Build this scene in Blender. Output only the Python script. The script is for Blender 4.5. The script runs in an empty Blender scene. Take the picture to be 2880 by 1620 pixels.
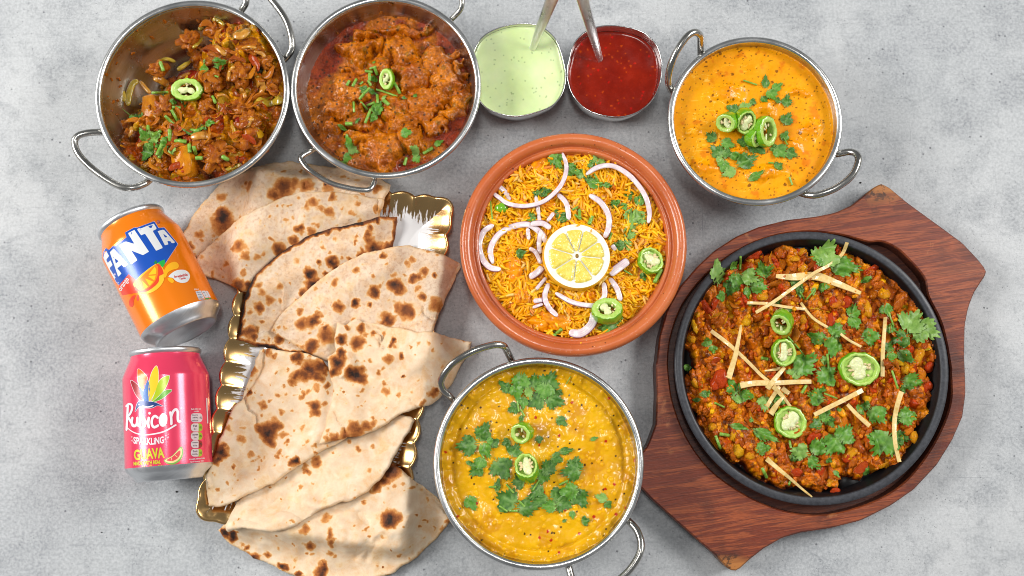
import bpy, bmesh, math, random
import numpy as np
from mathutils import Vector, Matrix, noise as mn
from mathutils.bvhtree import BVHTree
from mathutils.geometry import delaunay_2d_cdt, intersect_line_plane
rng = random.Random(7)
npr = np.random.RandomState(7)
scene = bpy.context.scene
COL = scene.collection

# ------------------------------------------------------------------ camera
F = 3000.0                     # focal length in photograph pixels (2880 wide)
TH = math.radians(8.5)         # tilt away from straight down
H = 0.885                      # metres above the table
cam_d = bpy.data.cameras.new('camera')
cam = bpy.data.objects.new('camera', cam_d)
COL.objects.link(cam)
cam.location = (0, -H*math.tan(TH), H)
cam.rotation_euler = (TH, 0, 0)
cam_d.sensor_width = 36
cam_d.lens = 36*F/2880
cam_d.clip_start = 0.01
cam_d.clip_end = 50
scene.camera = cam

# ------------------------------------------------------------------ light
w = bpy.data.worlds.new('World'); scene.world = w; w.use_nodes = True
bgn = w.node_tree.nodes['Background']
bgn.inputs[0].default_value = (0.93, 0.96, 1.0, 1); bgn.inputs[1].default_value = 0.205

def area(name, loc, target, sx, sy, power, col):
    l = bpy.data.lights.new(name, 'AREA'); l.shape = 'RECTANGLE'; l.size = sx; l.size_y = sy
    l.energy = power; l.color = col
    o = bpy.data.objects.new(name, l); COL.objects.link(o); o.location = loc
    o.rotation_euler = (Vector(target)-Vector(loc)).to_track_quat('-Z', 'Y').to_euler()
    return o
area('softbox_left', (-1.60, 0.20, 1.15), (-0.02, 0.0, 0), 1.0, 0.60, 36.5, (1.0, 0.985, 0.96))
area('softbox_right', (1.55, 0.50, 1.30), (0.05, 0.0, 0), 0.9, 0.60, 29.5, (1.0, 0.985, 0.965))
area('strip_overhead', (-0.02, 0.12, 1.35), (0.0, 0.0, 0), 0.09, 0.34, 3.4, (1.0, 0.99, 0.97))
scene.view_settings.view_transform = 'Standard'
scene.view_settings.look = 'None'
scene.view_settings.exposure = 0.0
scene.view_settings.gamma = 1.0
scene.cycles.max_bounces = 8
scene.cycles.diffuse_bounces = 3
scene.cycles.glossy_bounces = 4
scene.cycles.use_denoising = True
scene.cycles.filter_width = 1.0
scene.cycles.sample_clamp_indirect = 6.0

# ------------------------------------------------------------------ picture -> place
CAM = Vector(cam.location)
_ct, _st = math.cos(TH), math.sin(TH)
def ray(px, py):
    a = (px-1440)/F; b = -(py-810)/F
    return Vector((a, _st+b*_ct, -_ct+b*_st))
def P(px, py, z=0.0):
    r = ray(px, py); t = (z-H)/r.z
    return CAM + r*t
def mpp(px, py, z=0.0):
    return (P(px+1, py, z)-P(px, py, z)).length
class Fr:                      # a zoomed crop of the photograph
    def __init__(s, ox, oy, k): s.o = (ox, oy); s.k = k
    def __call__(s, x, y): return (s.o[0]+x/s.k, s.o[1]+y/s.k)
    def l(s, pts): return [s(*p) for p in pts]
C1 = Fr(200, 0, 2.588); C2 = Fr(800, 0, 2.588); C3 = Fr(1300, 0, 3.813); C4 = Fr(1820, 60, 2.683)
C5 = Fr(240, 540, 3.15); C6 = Fr(320, 940, 3.15); C7 = Fr(480, 420, 2.499); C8 = Fr(560, 880, 1.9575)
C9 = Fr(1270, 350, 2.1957); C10 = Fr(1200, 940, 2.1303); C11 = Fr(1780, 500, 2.4154); C12 = Fr(1780, 1000, 2.3375)
D5 = Fr(270, 560, 8.523); D6 = Fr(1040, 480, 4.529)

# ------------------------------------------------------------------ colour, nodes
def lin(c): c = c/255.0; return c/12.92 if c <= 0.04045 else ((c+0.055)/1.055)**2.4
def C(r, g, b): return (lin(r), lin(g), lin(b), 1.0)
class NT:
    def __init__(s, name):
        s.m = bpy.data.materials.new(name); s.m.use_nodes = True
        s.t = s.m.node_tree; s.t.nodes.clear()
        s.out = s.n('ShaderNodeOutputMaterial'); s.b = s.n('ShaderNodeBsdfPrincipled')
        s.t.links.new(s.b.outputs[0], s.out.inputs[0])
        s._tc = None
    def n(s, typ, **kw):
        q = s.t.nodes.new(typ)
        for k, v in kw.items(): setattr(q, k, v)
        return q
    def lk(s, a, b): s.t.links.new(a, b)
    def set(s, inp, v):
        if hasattr(v, 'is_output') or isinstance(v, bpy.types.NodeSocket): s.lk(v, inp)
        else: inp.default_value = v
    def co(s, sc=(1, 1, 1), rot=(0, 0, 0), kind='Object'):
        if s._tc is None: s._tc = s.n('ShaderNodeTexCoord')
        mp = s.n('ShaderNodeMapping'); mp.inputs['Scale'].default_value = sc
        mp.inputs['Rotation'].default_value = rot
        s.lk(s._tc.outputs[kind], mp.inputs['Vector']); return mp.outputs[0]
    def noise(s, scale, detail=4, rough=0.55, dist=0.0, vec=None):
        q = s.n('ShaderNodeTexNoise'); q.inputs['Scale'].default_value = scale
        q.inputs['Detail'].default_value = detail; q.inputs['Roughness'].default_value = rough
        q.inputs['Distortion'].default_value = dist
        s.lk(vec if vec is not None else s.co(), q.inputs['Vector']); return q.outputs['Fac']
    def voro(s, scale, feature='F1', vec=None, out='Distance'):
        q = s.n('ShaderNodeTexVoronoi'); q.feature = feature; q.inputs['Scale'].default_value = scale
        s.lk(vec if vec is not None else s.co(), q.inputs['Vector']); return q.outputs[out]
    def ramp(s, fac, stops, interp='LINEAR'):
        q = s.n('ShaderNodeValToRGB'); q.color_ramp.interpolation = interp
        e = q.color_ramp.elements
        while len(e) < len(stops): e.new(0.5)
        for i, (p, c) in enumerate(stops):
            e[i].position = p; e[i].color = c if len(c) == 4 else (*c, 1)
        s.lk(fac, q.inputs[0]); return q.outputs[0]
    def rng(s, fac, a, b, c=0.0, d=1.0, smooth=False):
        q = s.n('ShaderNodeMapRange'); q.clamp = True
        if smooth: q.interpolation_type = 'SMOOTHSTEP'
        s.set(q.inputs[0], fac)
        for i, v in zip((1, 2, 3, 4), (a, b, c, d)): q.inputs[i].default_value = v
        return q.outputs[0]
    def mix(s, f, a, b, mode='MIX'):
        q = s.n('ShaderNodeMix'); q.data_type = 'RGBA'; q.blend_type = mode
        s.set(q.inputs[0], f); s.set(q.inputs[6], a); s.set(q.inputs[7], b); return q.outputs[2]
    def math(s, op, a, b=0.0, c=0.0):
        q = s.n('ShaderNodeMath'); q.operation = op
        s.set(q.inputs[0], a); s.set(q.inputs[1], b)
        if op in ('MULTIPLY_ADD',): s.set(q.inputs[2], c)
        return q.outputs[0]
    def attr(s, name, out='Fac'):
        q = s.n('ShaderNodeAttribute'); q.attribute_name = name; return q.outputs[out]
    def bump(s, h, strength=0.5, dist=0.001):
        q = s.n('ShaderNodeBump'); q.inputs['Strength'].default_value = strength
        q.inputs['Distance'].default_value = dist; s.lk(h, q.inputs['Height'])
        if s.b.inputs['Normal'].is_linked: s.lk(s.b.inputs['Normal'].links[0].from_socket, q.inputs['Normal'])
        s.lk(q.outputs[0], s.b.inputs['Normal'])
    def p(s, **kw):
        nm = dict(col='Base Color', rough='Roughness', metal='Metallic', coat='Coat Weight', coatr='Coat Roughness',
                  sss='Subsurface Weight', sssr='Subsurface Radius', ssss='Subsurface Scale', spec='Specular IOR Level', ior='IOR',
                  trans='Transmission Weight', aniso='Anisotropic', sheen='Sheen Weight')
        for k, v in kw.items(): s.set(s.b.inputs[nm[k]], v)
        return s

def quick(name, cols, scale=300, rough=0.5, metal=0.0, coat=0.0, sss=0.0, bump=0.0, bscale=None, dist=0.0005, detail=4, spec=0.5, speck=None, **kw):
    """cols: one colour or a list of ramp stops over noise"""
    t = NT(name)
    if isinstance(cols, tuple): c = t.mix(t.noise(scale, detail), cols, tuple([x*0.82 for x in cols[:3]]+[1]))
    else: c = t.ramp(t.noise(scale, detail), cols)
    if speck:
        for (sc, th, cc) in speck:
            c = t.mix(t.rng(t.voro(sc), th*0.6, th, 1, 0), c, cc)
    t.p(col=c, rough=rough, metal=metal, coat=coat, spec=spec, **kw)
    if sss: t.p(sss=sss, ssss=0.004, sssr=(1.0, 0.5, 0.25))
    if bump: t.bump(t.noise(bscale or scale*2, 5, 0.6), bump, dist)
    return t.m

# ------------------------------------------------------------------ numpy noise
def _h(ix, iy, s):
    n = (ix.astype(np.int64)*374761393 + iy.astype(np.int64)*668265263 + s*1442695041) & 0xffffffff
    n = ((n ^ (n >> 13))*1274126177) & 0xffffffff
    n = (n ^ (n >> 16)) & 0xffffffff
    return n/4294967295.0
def vn(x, y, s=0):
    x = np.asarray(x, float); y = np.asarray(y, float)
    ix = np.floor(x); iy = np.floor(y); fx = x-ix; fy = y-iy
    ux = fx*fx*fx*(fx*(fx*6-15)+10); uy = fy*fy*fy*(fy*(fy*6-15)+10)
    a = _h(ix, iy, s); b = _h(ix+1, iy, s); c = _h(ix, iy+1, s); d = _h(ix+1, iy+1, s)
    return (a*(1-ux)+b*ux)*(1-uy)+(c*(1-ux)+d*ux)*uy*1.0
def fbm(x, y, s=0, o=4, g=0.5):
    t = 0; a = 1.0; n = 0
    for i in range(o):
        c, sn = math.cos(i*1.1), math.sin(i*1.1)
        t = t+a*(vn((x*c-y*sn)*2**i+i*7.3, (x*sn+y*c)*2**i-i*3.1, s+i)*2-1); n += a; a *= g
    return t/n
def worley(x, y, s=0):
    ix = np.floor(x); iy = np.floor(y)
    d1 = np.full(np.shape(x), 9.0); d2 = d1.copy(); idh = np.zeros(np.shape(x)); idk = idh.copy()
    for dx in (-1, 0, 1):
        for dy in (-1, 0, 1):
            cx = ix+dx; cy = iy+dy
            px = cx+_h(cx, cy, s+11); py = cy+_h(cx, cy, s+23)
            d = np.hypot(px-x, py-y)
            h1 = _h(cx, cy, s+37); h2 = _h(cx, cy, s+51)
            near = d < d1
            d2 = np.where(near, d1, np.minimum(d2, d))
            idh = np.where(near, h1, idh); idk = np.where(near, h2, idk)
            d1 = np.where(near, d, d1)
    return d1, d2, idh, idk
def sst(x, a, b):
    t = np.clip((x-a)/(b-a), 0, 1); return t*t*(3-2*t)

# ------------------------------------------------------------------ mesh + scene bookkeeping
def mesh(name, V, Fc, mat, smooth=True, fattr=None, cattr=None):
    me = bpy.data.meshes.new(name)
    V = np.asarray(V, dtype=np.float32).reshape(-1, 3)
    if isinstance(Fc, np.ndarray):
        n, k = Fc.shape
        me.vertices.add(len(V)); me.vertices.foreach_set('co', V.ravel())
        me.loops.add(n*k); me.loops.foreach_set('vertex_index', Fc.astype(np.int32).ravel())
        me.polygons.add(n); me.polygons.foreach_set('loop_start', np.arange(0, n*k, k, dtype=np.int32))
        me.update(calc_edges=True)
    else:
        me.from_pydata([tuple(map(float, v)) for v in V], [], [tuple(f) for f in Fc])
    if smooth: me.polygons.foreach_set('use_smooth', np.ones(len(me.polygons), dtype=bool))
    for k, a in (fattr or {}).items():
        at = me.attributes.new(k, 'FLOAT', 'POINT'); at.data.foreach_set('value', np.asarray(a, dtype=np.float32))
    for k, a in (cattr or {}).items():
        a = np.asarray(a, dtype=np.float32)
        if a.shape[1] == 3: a = np.hstack([a, np.ones((len(a), 1), dtype=np.float32)])
        at = me.attributes.new(k, 'FLOAT_COLOR', 'POINT'); at.data.foreach_set('color', a.ravel())
    if mat: me.materials.append(mat)
    me.update()
    return me
def obj(name, me, parent=None, loc=None, rot=None, sc=None):
    o = bpy.data.objects.new(name, me); COL.objects.link(o)
    if loc is not None: o.location = loc
    if rot is not None: o.rotation_euler = rot
    if sc is not None: o.scale = sc
    if parent: o.parent = parent
    return o
def part(name, V, Fc, mat, parent, origin=None, label=None, kind=None, **kw):
    """a part whose vertices are given in world space, parented to a thing that stands at parent.location (no rotation)"""
    V = np.asarray(V, float).reshape(-1, 3)
    base = np.array(parent.matrix_basis.translation) if parent else np.zeros(3)
    if parent and parent.parent: base = base+np.array(parent.parent.location)
    og = np.array(origin, float) if origin is not None else (V.min(0)+V.max(0))/2
    o = obj(name, mesh(name, V-og, Fc, mat, **kw), parent, loc=Vector(og-base))
    if label: o['label'] = label
    if kind: o['kind'] = kind
    return o
def thing(name, label, cat, loc=(0, 0, 0), group=None):
    o = bpy.data.objects.new(name, None); COL.objects.link(o); o.location = loc
    o.empty_display_size = 0.01
    o['label'] = label; o['category'] = cat
    if group: o['group'] = group
    return o
def single(name, V, Fc, mat, label, cat, group=None, **kw):
    o = part(name, V, Fc, mat, None, **kw); o['label'] = label; o['category'] = cat
    if group: o['group'] = group
    return o

# ------------------------------------------------------------------ shape helpers
def lathe(prof, seg=96, cx=0, cy=0, z0=0, rf=None):
    V = []; Fc = []
    n = len(prof)
    for i in range(seg):
        a = 2*math.pi*i/seg
        k = rf(a) if rf else 1.0
        for r, z in prof: V.append((cx+r*k*math.cos(a), cy+r*k*math.sin(a), z0+z))
    for i in range(seg):
        j = (i+1) % seg
        for k in range(n-1): Fc.append((i*n+k, j*n+k, j*n+k+1, i*n+k+1))
    return np.array(V), np.array(Fc)
def catmull(pts, n=8, closed=False):
    pts = [np.array(p, float) for p in pts]; out = []; m = len(pts)
    rngi = range(m) if closed else range(m-1)
    for i in rngi:
        if closed: p0, p1, p2, p3 = pts[(i-1) % m], pts[i], pts[(i+1) % m], pts[(i+2) % m]
        else: p0, p1, p2, p3 = pts[max(i-1, 0)], pts[i], pts[i+1], pts[min(i+2, m-1)]
        for k in range(n):
            t = k/n
            out.append(0.5*((2*p1)+(-p0+p2)*t+(2*p0-5*p1+4*p2-p3)*t*t+(-p0+3*p1-3*p2+p3)*t**3))
    if not closed: out.append(pts[-1])
    return out
def resample(pts, step, closed=True):
    pts = np.array(pts, float)
    if closed: pts = np.vstack([pts, pts[:1]])
    d = np.hypot(*(np.diff(pts, axis=0)[:, :2].T)); s = np.concatenate([[0], np.cumsum(d)])
    n = max(4, int(round(s[-1]/step)))
    t = np.linspace(0, s[-1], n+(0 if closed else 1), endpoint=not closed)
    return np.stack([np.interp(t, s, pts[:, k]) for k in range(pts.shape[1])], 1)
def inside(poly, X, Y):
    poly = np.asarray(poly); res = np.zeros(np.shape(X), bool); n = len(poly); j = n-1
    for i in range(n):
        xi, yi = poly[i][:2]; xj, yj = poly[j][:2]
        c = ((yi > Y) != (yj > Y)) & (X < (xj-xi)*(Y-yi)/(yj-yi+1e-15)+xi)
        res ^= c; j = i
    return res
def edist(poly, X, Y):
    poly = np.asarray(poly)[:, :2]; d = np.full(np.shape(X), 1e9)
    for i in range(len(poly)):
        a = poly[i]; b = poly[(i+1) % len(poly)]; ab = b-a; L = ab@ab+1e-18
        t = np.clip(((X-a[0])*ab[0]+(Y-a[1])*ab[1])/L, 0, 1)
        d = np.minimum(d, np.hypot(X-a[0]-t*ab[0], Y-a[1]-t*ab[1]))
    return d
def cdt(poly, spacing, jit=0.25):
    """closed 2-D outline (n,2) -> verts (m,2), tris, first n verts are the outline"""
    poly = np.asarray(poly)[:, :2]; n = len(poly)
    x0, y0 = poly.min(0); x1, y1 = poly.max(0)
    gx = np.arange(x0, x1, spacing); gy = np.arange(y0, y1, spacing*0.87)
    X, Y = np.meshgrid(gx, gy); X = X+((np.arange(len(gy)) % 2)*spacing/2)[:, None]
    X = X+npr.uniform(-jit, jit, X.shape)*spacing; Y = Y+npr.uniform(-jit, jit, Y.shape)*spacing
    X = X.ravel(); Y = Y.ravel(); m = inside(poly, X, Y); X = X[m]; Y = Y[m]
    if len(X):
        m = edist(poly, X, Y) > spacing*0.45; X = X[m]; Y = Y[m]
    pts = [Vector(p) for p in poly.tolist()]+[Vector(p) for p in zip(X.tolist(), Y.tolist())]
    r = delaunay_2d_cdt(pts, [], [list(range(n))], 1, 1e-9)
    V = np.array([tuple(v) for v in r[0]]); Fc = [tuple(f) for f in r[2]]
    a, b, c = V[Fc[0][0]], V[Fc[0][1]], V[Fc[0][2]]
    if (b[0]-a[0])*(c[1]-a[1])-(b[1]-a[1])*(c[0]-a[0]) < 0: Fc = [f[::-1] for f in Fc]
    # outline loop of the result
    return V, Fc
def rim_edges(Fc):
    e = {}
    for f in Fc:
        for i in range(len(f)):
            a, b = f[i], f[(i+1) % len(f)]
            if (b, a) in e: del e[(b, a)]
            else: e[(a, b)] = 1
    return list(e)
def slab(V2, Fc, ztop, zbot):
    """top surface, underside and side wall"""
    n = len(V2); V = np.vstack([np.column_stack([V2, ztop]), np.column_stack([V2, zbot])])
    Fs = [tuple(f) for f in Fc]+[tuple(i+n for i in f[::-1]) for f in Fc]
    for a, b in rim_edges(Fc): Fs.append((b, a, a+n)); Fs.append((b, a+n, b+n))
    return V, np.array(Fs)
def sweep(path, wid, hei, ns=8, sq=2.0, cap=True):
    """tube along a 3-D path; wid/hei half sizes across and upward; sq>2 gives a boxy section"""
    path = np.array(path, float); m = len(path)
    T = np.gradient(path, axis=0); T /= np.linalg.norm(T, axis=1)[:, None]+1e-12
    wid = np.broadcast_to(wid, m); hei = np.broadcast_to(hei, m)
    V = []; E = []
    for i in range(m):
        s = np.cross(T[i], (0, 0, 1.0)); ln = np.linalg.norm(s)
        if ln < 0.2 and i: s = ps - T[i]*(ps@T[i]); ln = np.linalg.norm(s)
        s = s/(ln+1e-12)
        if i and s@ps < 0: s = -s
        ps = s; u = np.cross(s, T[i])
        for k in range(ns):
            a = 2*math.pi*k/ns; ca, sa = math.cos(a), math.sin(a)
            q = (abs(ca)**sq+abs(sa)**sq)**(-1/sq)
            V.append(path[i]+s*wid[i]*ca*q+u*hei[i]*sa*q); E.append(ca*q)
    Fc = []
    for i in range(m-1):
        for k in range(ns):
            l = (k+1) % ns; Fc.append((i*ns+k, i*ns+l, (i+1)*ns+l, (i+1)*ns+k))
    if cap:
        V.append(path[0]); V.append(path[-1]); E += [0, 0]
        a, b = len(V)-2, len(V)-1
        for k in range(ns):
            l = (k+1) % ns; Fc.append((a, l, k)); Fc.append((b, (m-1)*ns+k, (m-1)*ns+l))
    return np.array(V), Fc, np.array(E)
def ico(sub, f):
    bm = bmesh.new(); bmesh.ops.create_icosphere(bm, subdivisions=sub, radius=1.0)
    V = np.array([f(v.co) for v in bm.verts]); Fc = [tuple(v.index for v in q.verts) for q in bm.faces]
    bm.free(); return V, Fc
def bvh_of(objs):
    V = []; Fs = []; n = 0
    for o in objs:
        me = o.data; k = len(me.vertices); co = np.empty(k*3, np.float32); me.vertices.foreach_get('co', co)
        M = Matrix.LocRotScale(o.location, o.rotation_euler, o.scale)
        if o.parent: M = Matrix.Translation(o.parent.location) @ M
        A = np.array(M); co = co.reshape(-1, 3) @ A[:3, :3].T + A[:3, 3]
        V += co.tolist(); me.calc_loop_triangles()
        t = np.empty(len(me.loop_triangles)*3, np.int32); me.loop_triangles.foreach_get('vertices', t)
        Fs += (t.reshape(-1, 3)+n).tolist(); n += k
    return BVHTree.FromPolygons(V, Fs)

DIRS = ['right of', 'lower right of', 'below', 'lower left of', 'left of', 'upper left of', 'above', 'upper right of']
_lab = {}
ORD = ['', 'second ', 'third ', 'fourth ', 'fifth ', 'sixth ', 'seventh ', 'eighth ', 'ninth ', 'tenth ']
def relabel():
    """labels of small garnishes: what it is, on what, where from the nearest landmark"""
    for key, items in _lab.items():
        items.sort(key=lambda q: q[0])
        for i, (d, o, a, b) in enumerate(items):
            o['label'] = f'{a}, {b}' if len(items) == 1 else f'{a}, {ORD[i]}nearest {b}'
def note(o, what, where, px, py, marks):
    q = sorted((math.hypot(px-x, py-y), x, y, n) for n, x, y in marks)[0]
    ang = math.atan2(py-q[2], px-q[1]); k = int(round(ang/(math.pi/4))) % 8
    a = f'{what} on the {where}'; b = f'{DIRS[k]} {q[3]}'
    _lab.setdefault((a, b), []).append((q[0], o, a, b))
# ------------------------------------------------------------------ materials
def m_table():
    t = NT('concrete_grey')
    big = t.noise(4.2, 5, 0.6, 0.3); mid = t.noise(22, 6, 0.65, 0.2); fine = t.noise(420, 4, 0.7)
    base = t.ramp(big, [(0.32, C(150, 153, 157)), (0.44, C(168, 171, 173)), (0.56, C(184, 186, 187)), (0.70, C(196, 197, 197))])
    c = t.mix(t.rng(mid, 0.48, 0.70, 0, 0.6), base, C(122, 126, 131))
    c = t.mix(t.rng(t.noise(60, 6, 0.75, 0.6), 0.52, 0.72, 0, 0.5), c, C(104, 108, 114))
    c = t.mix(t.rng(t.noise(1, 3, 0.7, 0.5, t.co((26, 420, 1))), 0.56, 0.78, 0, 0.30), c, C(98, 102, 108))
    c = t.mix(t.rng(t.noise(1, 3, 0.7, 0.5, t.co((420, 22, 1), kind='Object')), 0.58, 0.78, 0, 0.20), c, C(100, 104, 110))
    c = t.mix(t.rng(fine, 0.40, 0.60, 0.0, 0.34), c, C(218, 220, 221))
    c = t.mix(t.rng(t.noise(900, 3, 0.7), 0.54, 0.66, 0, 0.30), c, C(120, 123, 128))
    pit = t.voro(95); sel = t.rng(t.noise(28, 2, 0.5), 0.45, 0.56)
    pm = t.math('MULTIPLY', t.rng(pit, 0.045, 0.11, 1, 0), sel)
    pit2 = t.rng(t.voro(260), 0.07, 0.17, 1, 0); pm2 = t.math('MULTIPLY', pit2, t.rng(t.noise(45, 2), 0.44, 0.54))
    pmx = t.math('MAXIMUM', pm, t.math('MULTIPLY', pm2, 0.65))
    c = t.mix(t.rng(t.noise(230, 6, 0.8), 0.56, 0.70, 0, 0.30), c, C(112, 116, 121))
    for sc, ro in (((14, 620, 1), .35), ((560, 10, 1), -.2), ((12, 700, 1), 1.1)):
        c = t.mix(t.rng(t.noise(1, 2, .5, .2, t.co(sc, (0, 0, ro))), .735, .77, 0, .45), c, C(116, 119, 125))
    c = t.mix(t.math('MULTIPLY', pmx, 0.78), c, C(74, 76, 82))
    t.p(col=c, rough=t.rng(mid, 0.3, 0.7, 0.5, 0.66), spec=0.35)
    t.bump(fine, 0.12, 0.0004); t.bump(t.math('MULTIPLY', pmx, -1.0), 0.3, 0.0006)
    return t.m
def m_steel(name='brushed_steel', c1=(168, 164, 158), c2=(205, 203, 200), rough=0.24, radial=True):
    t = NT(name)
    n1 = t.noise(1, 3, 0.6, 0, t.co((60, 60, 1400)) if radial else t.co((900, 900, 60)))
    sm = t.noise(28, 5, 0.6)
    col = t.ramp(t.math('MULTIPLY_ADD', n1, 0.4, t.math('MULTIPLY', sm, 0.6)), [(0.3, C(*c1)), (0.65, C(*c2))])
    t.p(col=col, metal=1.0, rough=t.rng(sm, 0.3, 0.7, rough*0.75, rough*1.5))
    t.bump(n1, 0.08, 0.0003); t.bump(t.noise(45, 3), 0.10, 0.002)
    return t.m
M_TABLE = m_table()
M_STEEL = m_steel()
M_RIM = m_steel('polished_steel_rim', (196, 196, 193), (236, 236, 234), 0.24)
M_WIRE = m_steel('steel_wire', (150, 147, 140), (200, 198, 192), 0.2, False)
M_THIN = m_steel('thin_steel', (190, 190, 188), (225, 225, 224), 0.15)
M_SPOON = m_steel('spoon_steel', (225, 225, 226), (248, 248, 248), 0.27, False)
M_ALU = m_steel('can_aluminium', (205, 207, 210), (235, 236, 238), 0.36)

def m_food(name, rough=0.32, coat=0.2, nb=700, var=0.35, bs=0.5, bd=0.0006, sss=0.12, gain=1.3):
    """sauce coloured by its own 'col' attribute, broken up by fine grain"""
    t = NT(name); a = t.attr('col', 'Color')
    n = t.noise(nb, 5, 0.65); n2 = t.noise(nb*0.28, 4, 0.6)
    c = t.mix(1.0, a, t.ramp(n, [(0.25, (1-var, 1-var, 1-var)), (0.55, (1, 1, 1)), (0.8, (1+var*0.7, 1+var*0.6, 1+var*0.5))]), 'MULTIPLY')
    c = t.mix(1.0, c, t.ramp(n2, [(0.3, (1-var*0.8, 1-var*0.9, 1-var)), (0.6, (1.05, 1.05, 1.0))]), 'MULTIPLY')
    hs = t.n('ShaderNodeHueSaturation'); hs.inputs['Saturation'].default_value = 1.06; hs.inputs['Value'].default_value = gain
    t.lk(c, hs.inputs['Color']); c = hs.outputs[0]
    t.p(col=c, rough=t.rng(n2, 0.3, 0.7, rough*0.8, rough*1.5), coat=coat*.5, coatr=0.09, spec=0.25)
    if sss: t.p(sss=sss, ssss=0.003, sssr=(1.0, 0.4, 0.15))
    t.bump(n, bs, bd)
    return t.m
M_MASALA = m_food('masala_gravy', 0.30, 0.6, 520, 0.62, 0.8, 0.0012, 0.0)
M_GRAVY = m_food('red_gravy', 0.27, 0.7, 560, 0.6, 0.9, 0.0010, 0.0, 1.15)
M_CREAM = m_food('creamy_gravy', 0.30, 0.45, 420, 0.08, 0.2, 0.0005, 0.1, 1.05)
M_DAL = m_food('dal_gravy', 0.26, 0.6, 420, 0.06, 0.22, 0.0005, 0.1, 1.15)
M_CRUMB = m_food('spiced_crumble', 0.34, 0.35, 560, 0.55, 0.8, 0.0011, 0.0, 1.3)

def m_leaf(name, a, b):
    t = NT(name); v = t.attr('vein'); n = t.noise(260, 4)
    c = t.ramp(n, [(0.3, a), (0.7, b)])
    c = t.mix(t.math('MULTIPLY', v, 0.45), c, C(150, 185, 105))
    t.p(col=c, rough=0.42, spec=0.45, sss=0.08, ssss=0.002, sssr=(0.4, 1.0, 0.2))
    t.bump(t.noise(700, 4), 0.35, 0.0004); t.bump(v, -0.25, 0.0006)
    return t.m
M_LEAF = [m_leaf('coriander_green', C(62, 118, 24), C(104, 158, 46)), m_leaf('coriander_dark', C(42, 90, 18), C(82, 132, 36)),
          m_leaf('coriander_pale', C(104, 148, 58), C(146, 182, 88))]
M_STEM = quick('coriander_stem', [(0.3, C(96, 150, 40)), (0.7, C(150, 190, 80))], 500, 0.4, coat=0.2)
M_CSKIN = quick('chilli_skin', [(0.3, C(92, 158, 22)), (0.7, C(128, 190, 36))], 160, 0.22, coat=0.6)
M_CFLESH = quick('chilli_flesh', [(0.3, C(160, 202, 78)), (0.7, C(196, 222, 122))], 500, 0.35, coat=0.4, sss=0.15)
M_CCORE = quick('chilli_core', [(0.3, C(214, 222, 150)), (0.7, C(238, 238, 196))], 600, 0.45, coat=0.2, sss=0.1, bump=0.5)
M_SEED = quick('chilli_seed', [(0.3, C(218, 192, 138)), (0.7, C(240, 222, 178))], 500, 0.45)
M_GINGER = quick('ginger_flesh', [(0.3, C(222, 186, 108)), (0.7, C(240, 214, 150))], 400, 0.35, coat=0.4, bump=0.3, bscale=900)

# ------------------------------------------------------------------ the table
V = [(-2, -2, -0.03), (2, -2, -0.03), (2, 2, -0.03), (-2, 2, -0.03), (-2, -2, 0), (2, -2, 0), (2, 2, 0), (-2, 2, 0)]
tb = part('table_surface', V, [(0, 3, 2, 1), (4, 5, 6, 7), (0, 1, 5, 4), (1, 2, 6, 5), (2, 3, 7, 6), (3, 0, 4, 7)], M_TABLE, None, origin=(0, 0, 0), smooth=False)
tb['kind'] = 'structure'

# ------------------------------------------------------------------ karahi bowls
HB = 0.056
class Bowl: pass
def zin(R, r, h=HB):
    """height of the inside wall at radius r"""
    q = np.clip(np.asarray(r)/R, 0, 1.2)
    return np.interp(q, [0, .45, .56, .68, .79, .88, .945, .985, 1.2], np.array([.05, .055, .11, .24, .42, .61, .80, 1.0, 1.6])*h)
def karahi(px, py, half, label, handles, wire=5.2, rimw=1.0):
    B = Bowl(); B.h = HB; c = P(px, py, HB); B.x, B.y = c.x, c.y; B.R = half*mpp(px, py, HB)
    R = B.R
    t = thing('karahi_bowl', label, 'bowl', (c.x, c.y, 0), 'steel karahi bowls of curry'); B.t = t
    th = 0.0013
    rr = np.concatenate([np.linspace(0, .45, 6), np.linspace(.5, .985, 26)])
    zi = zin(R, rr*R)
    pin = [(r*R, z) for r, z in zip(rr, zi)]
    pout = [(r*R+th*(0.2+r), max(z-th*1.1, 0.0004 if r < .5 else 0.0)) for r, z in zip(rr, zi)][::-1]
    V, Fc = lathe(pin+pout, 128, c.x, c.y)
    B.body = part('bowl', V, Fc, M_STEEL, t)
    a = 0.0027*rimw; b = 0.0022*rimw
    pr = [(R*0.993+a*math.cos(q), HB-0.0006+b*math.sin(q)) for q in np.linspace(-0.9, 2*math.pi-0.9, 13)]
    V, Fc = lathe(pr, 160, c.x, c.y); part('rim', V, Fc, M_RIM, t)
    for hp in handles:
        pts = [np.array(P(x, y, z)) for (x, y, z) in hp]
        path = catmull(pts, 8)
        V, Fc, E = sweep(path, wire/2000, wire/2000, 12)
        part('handle', V, Fc, M_WIRE, t)
        for e in (path[0], path[-1]):
            d = np.array([c.x, c.y, e[2]])-e; d /= np.linalg.norm(d)
            V, Fc, E = sweep([e-d*0.0005, e+d*0.0012, e+d*0.003], [wire/1650]*3, [wire/1650]*3, 10)
    return B
def hz(fr, pts): return [(*fr(x, y), z) for x, y, z in pts]
z0 = HB-0.008
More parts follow.
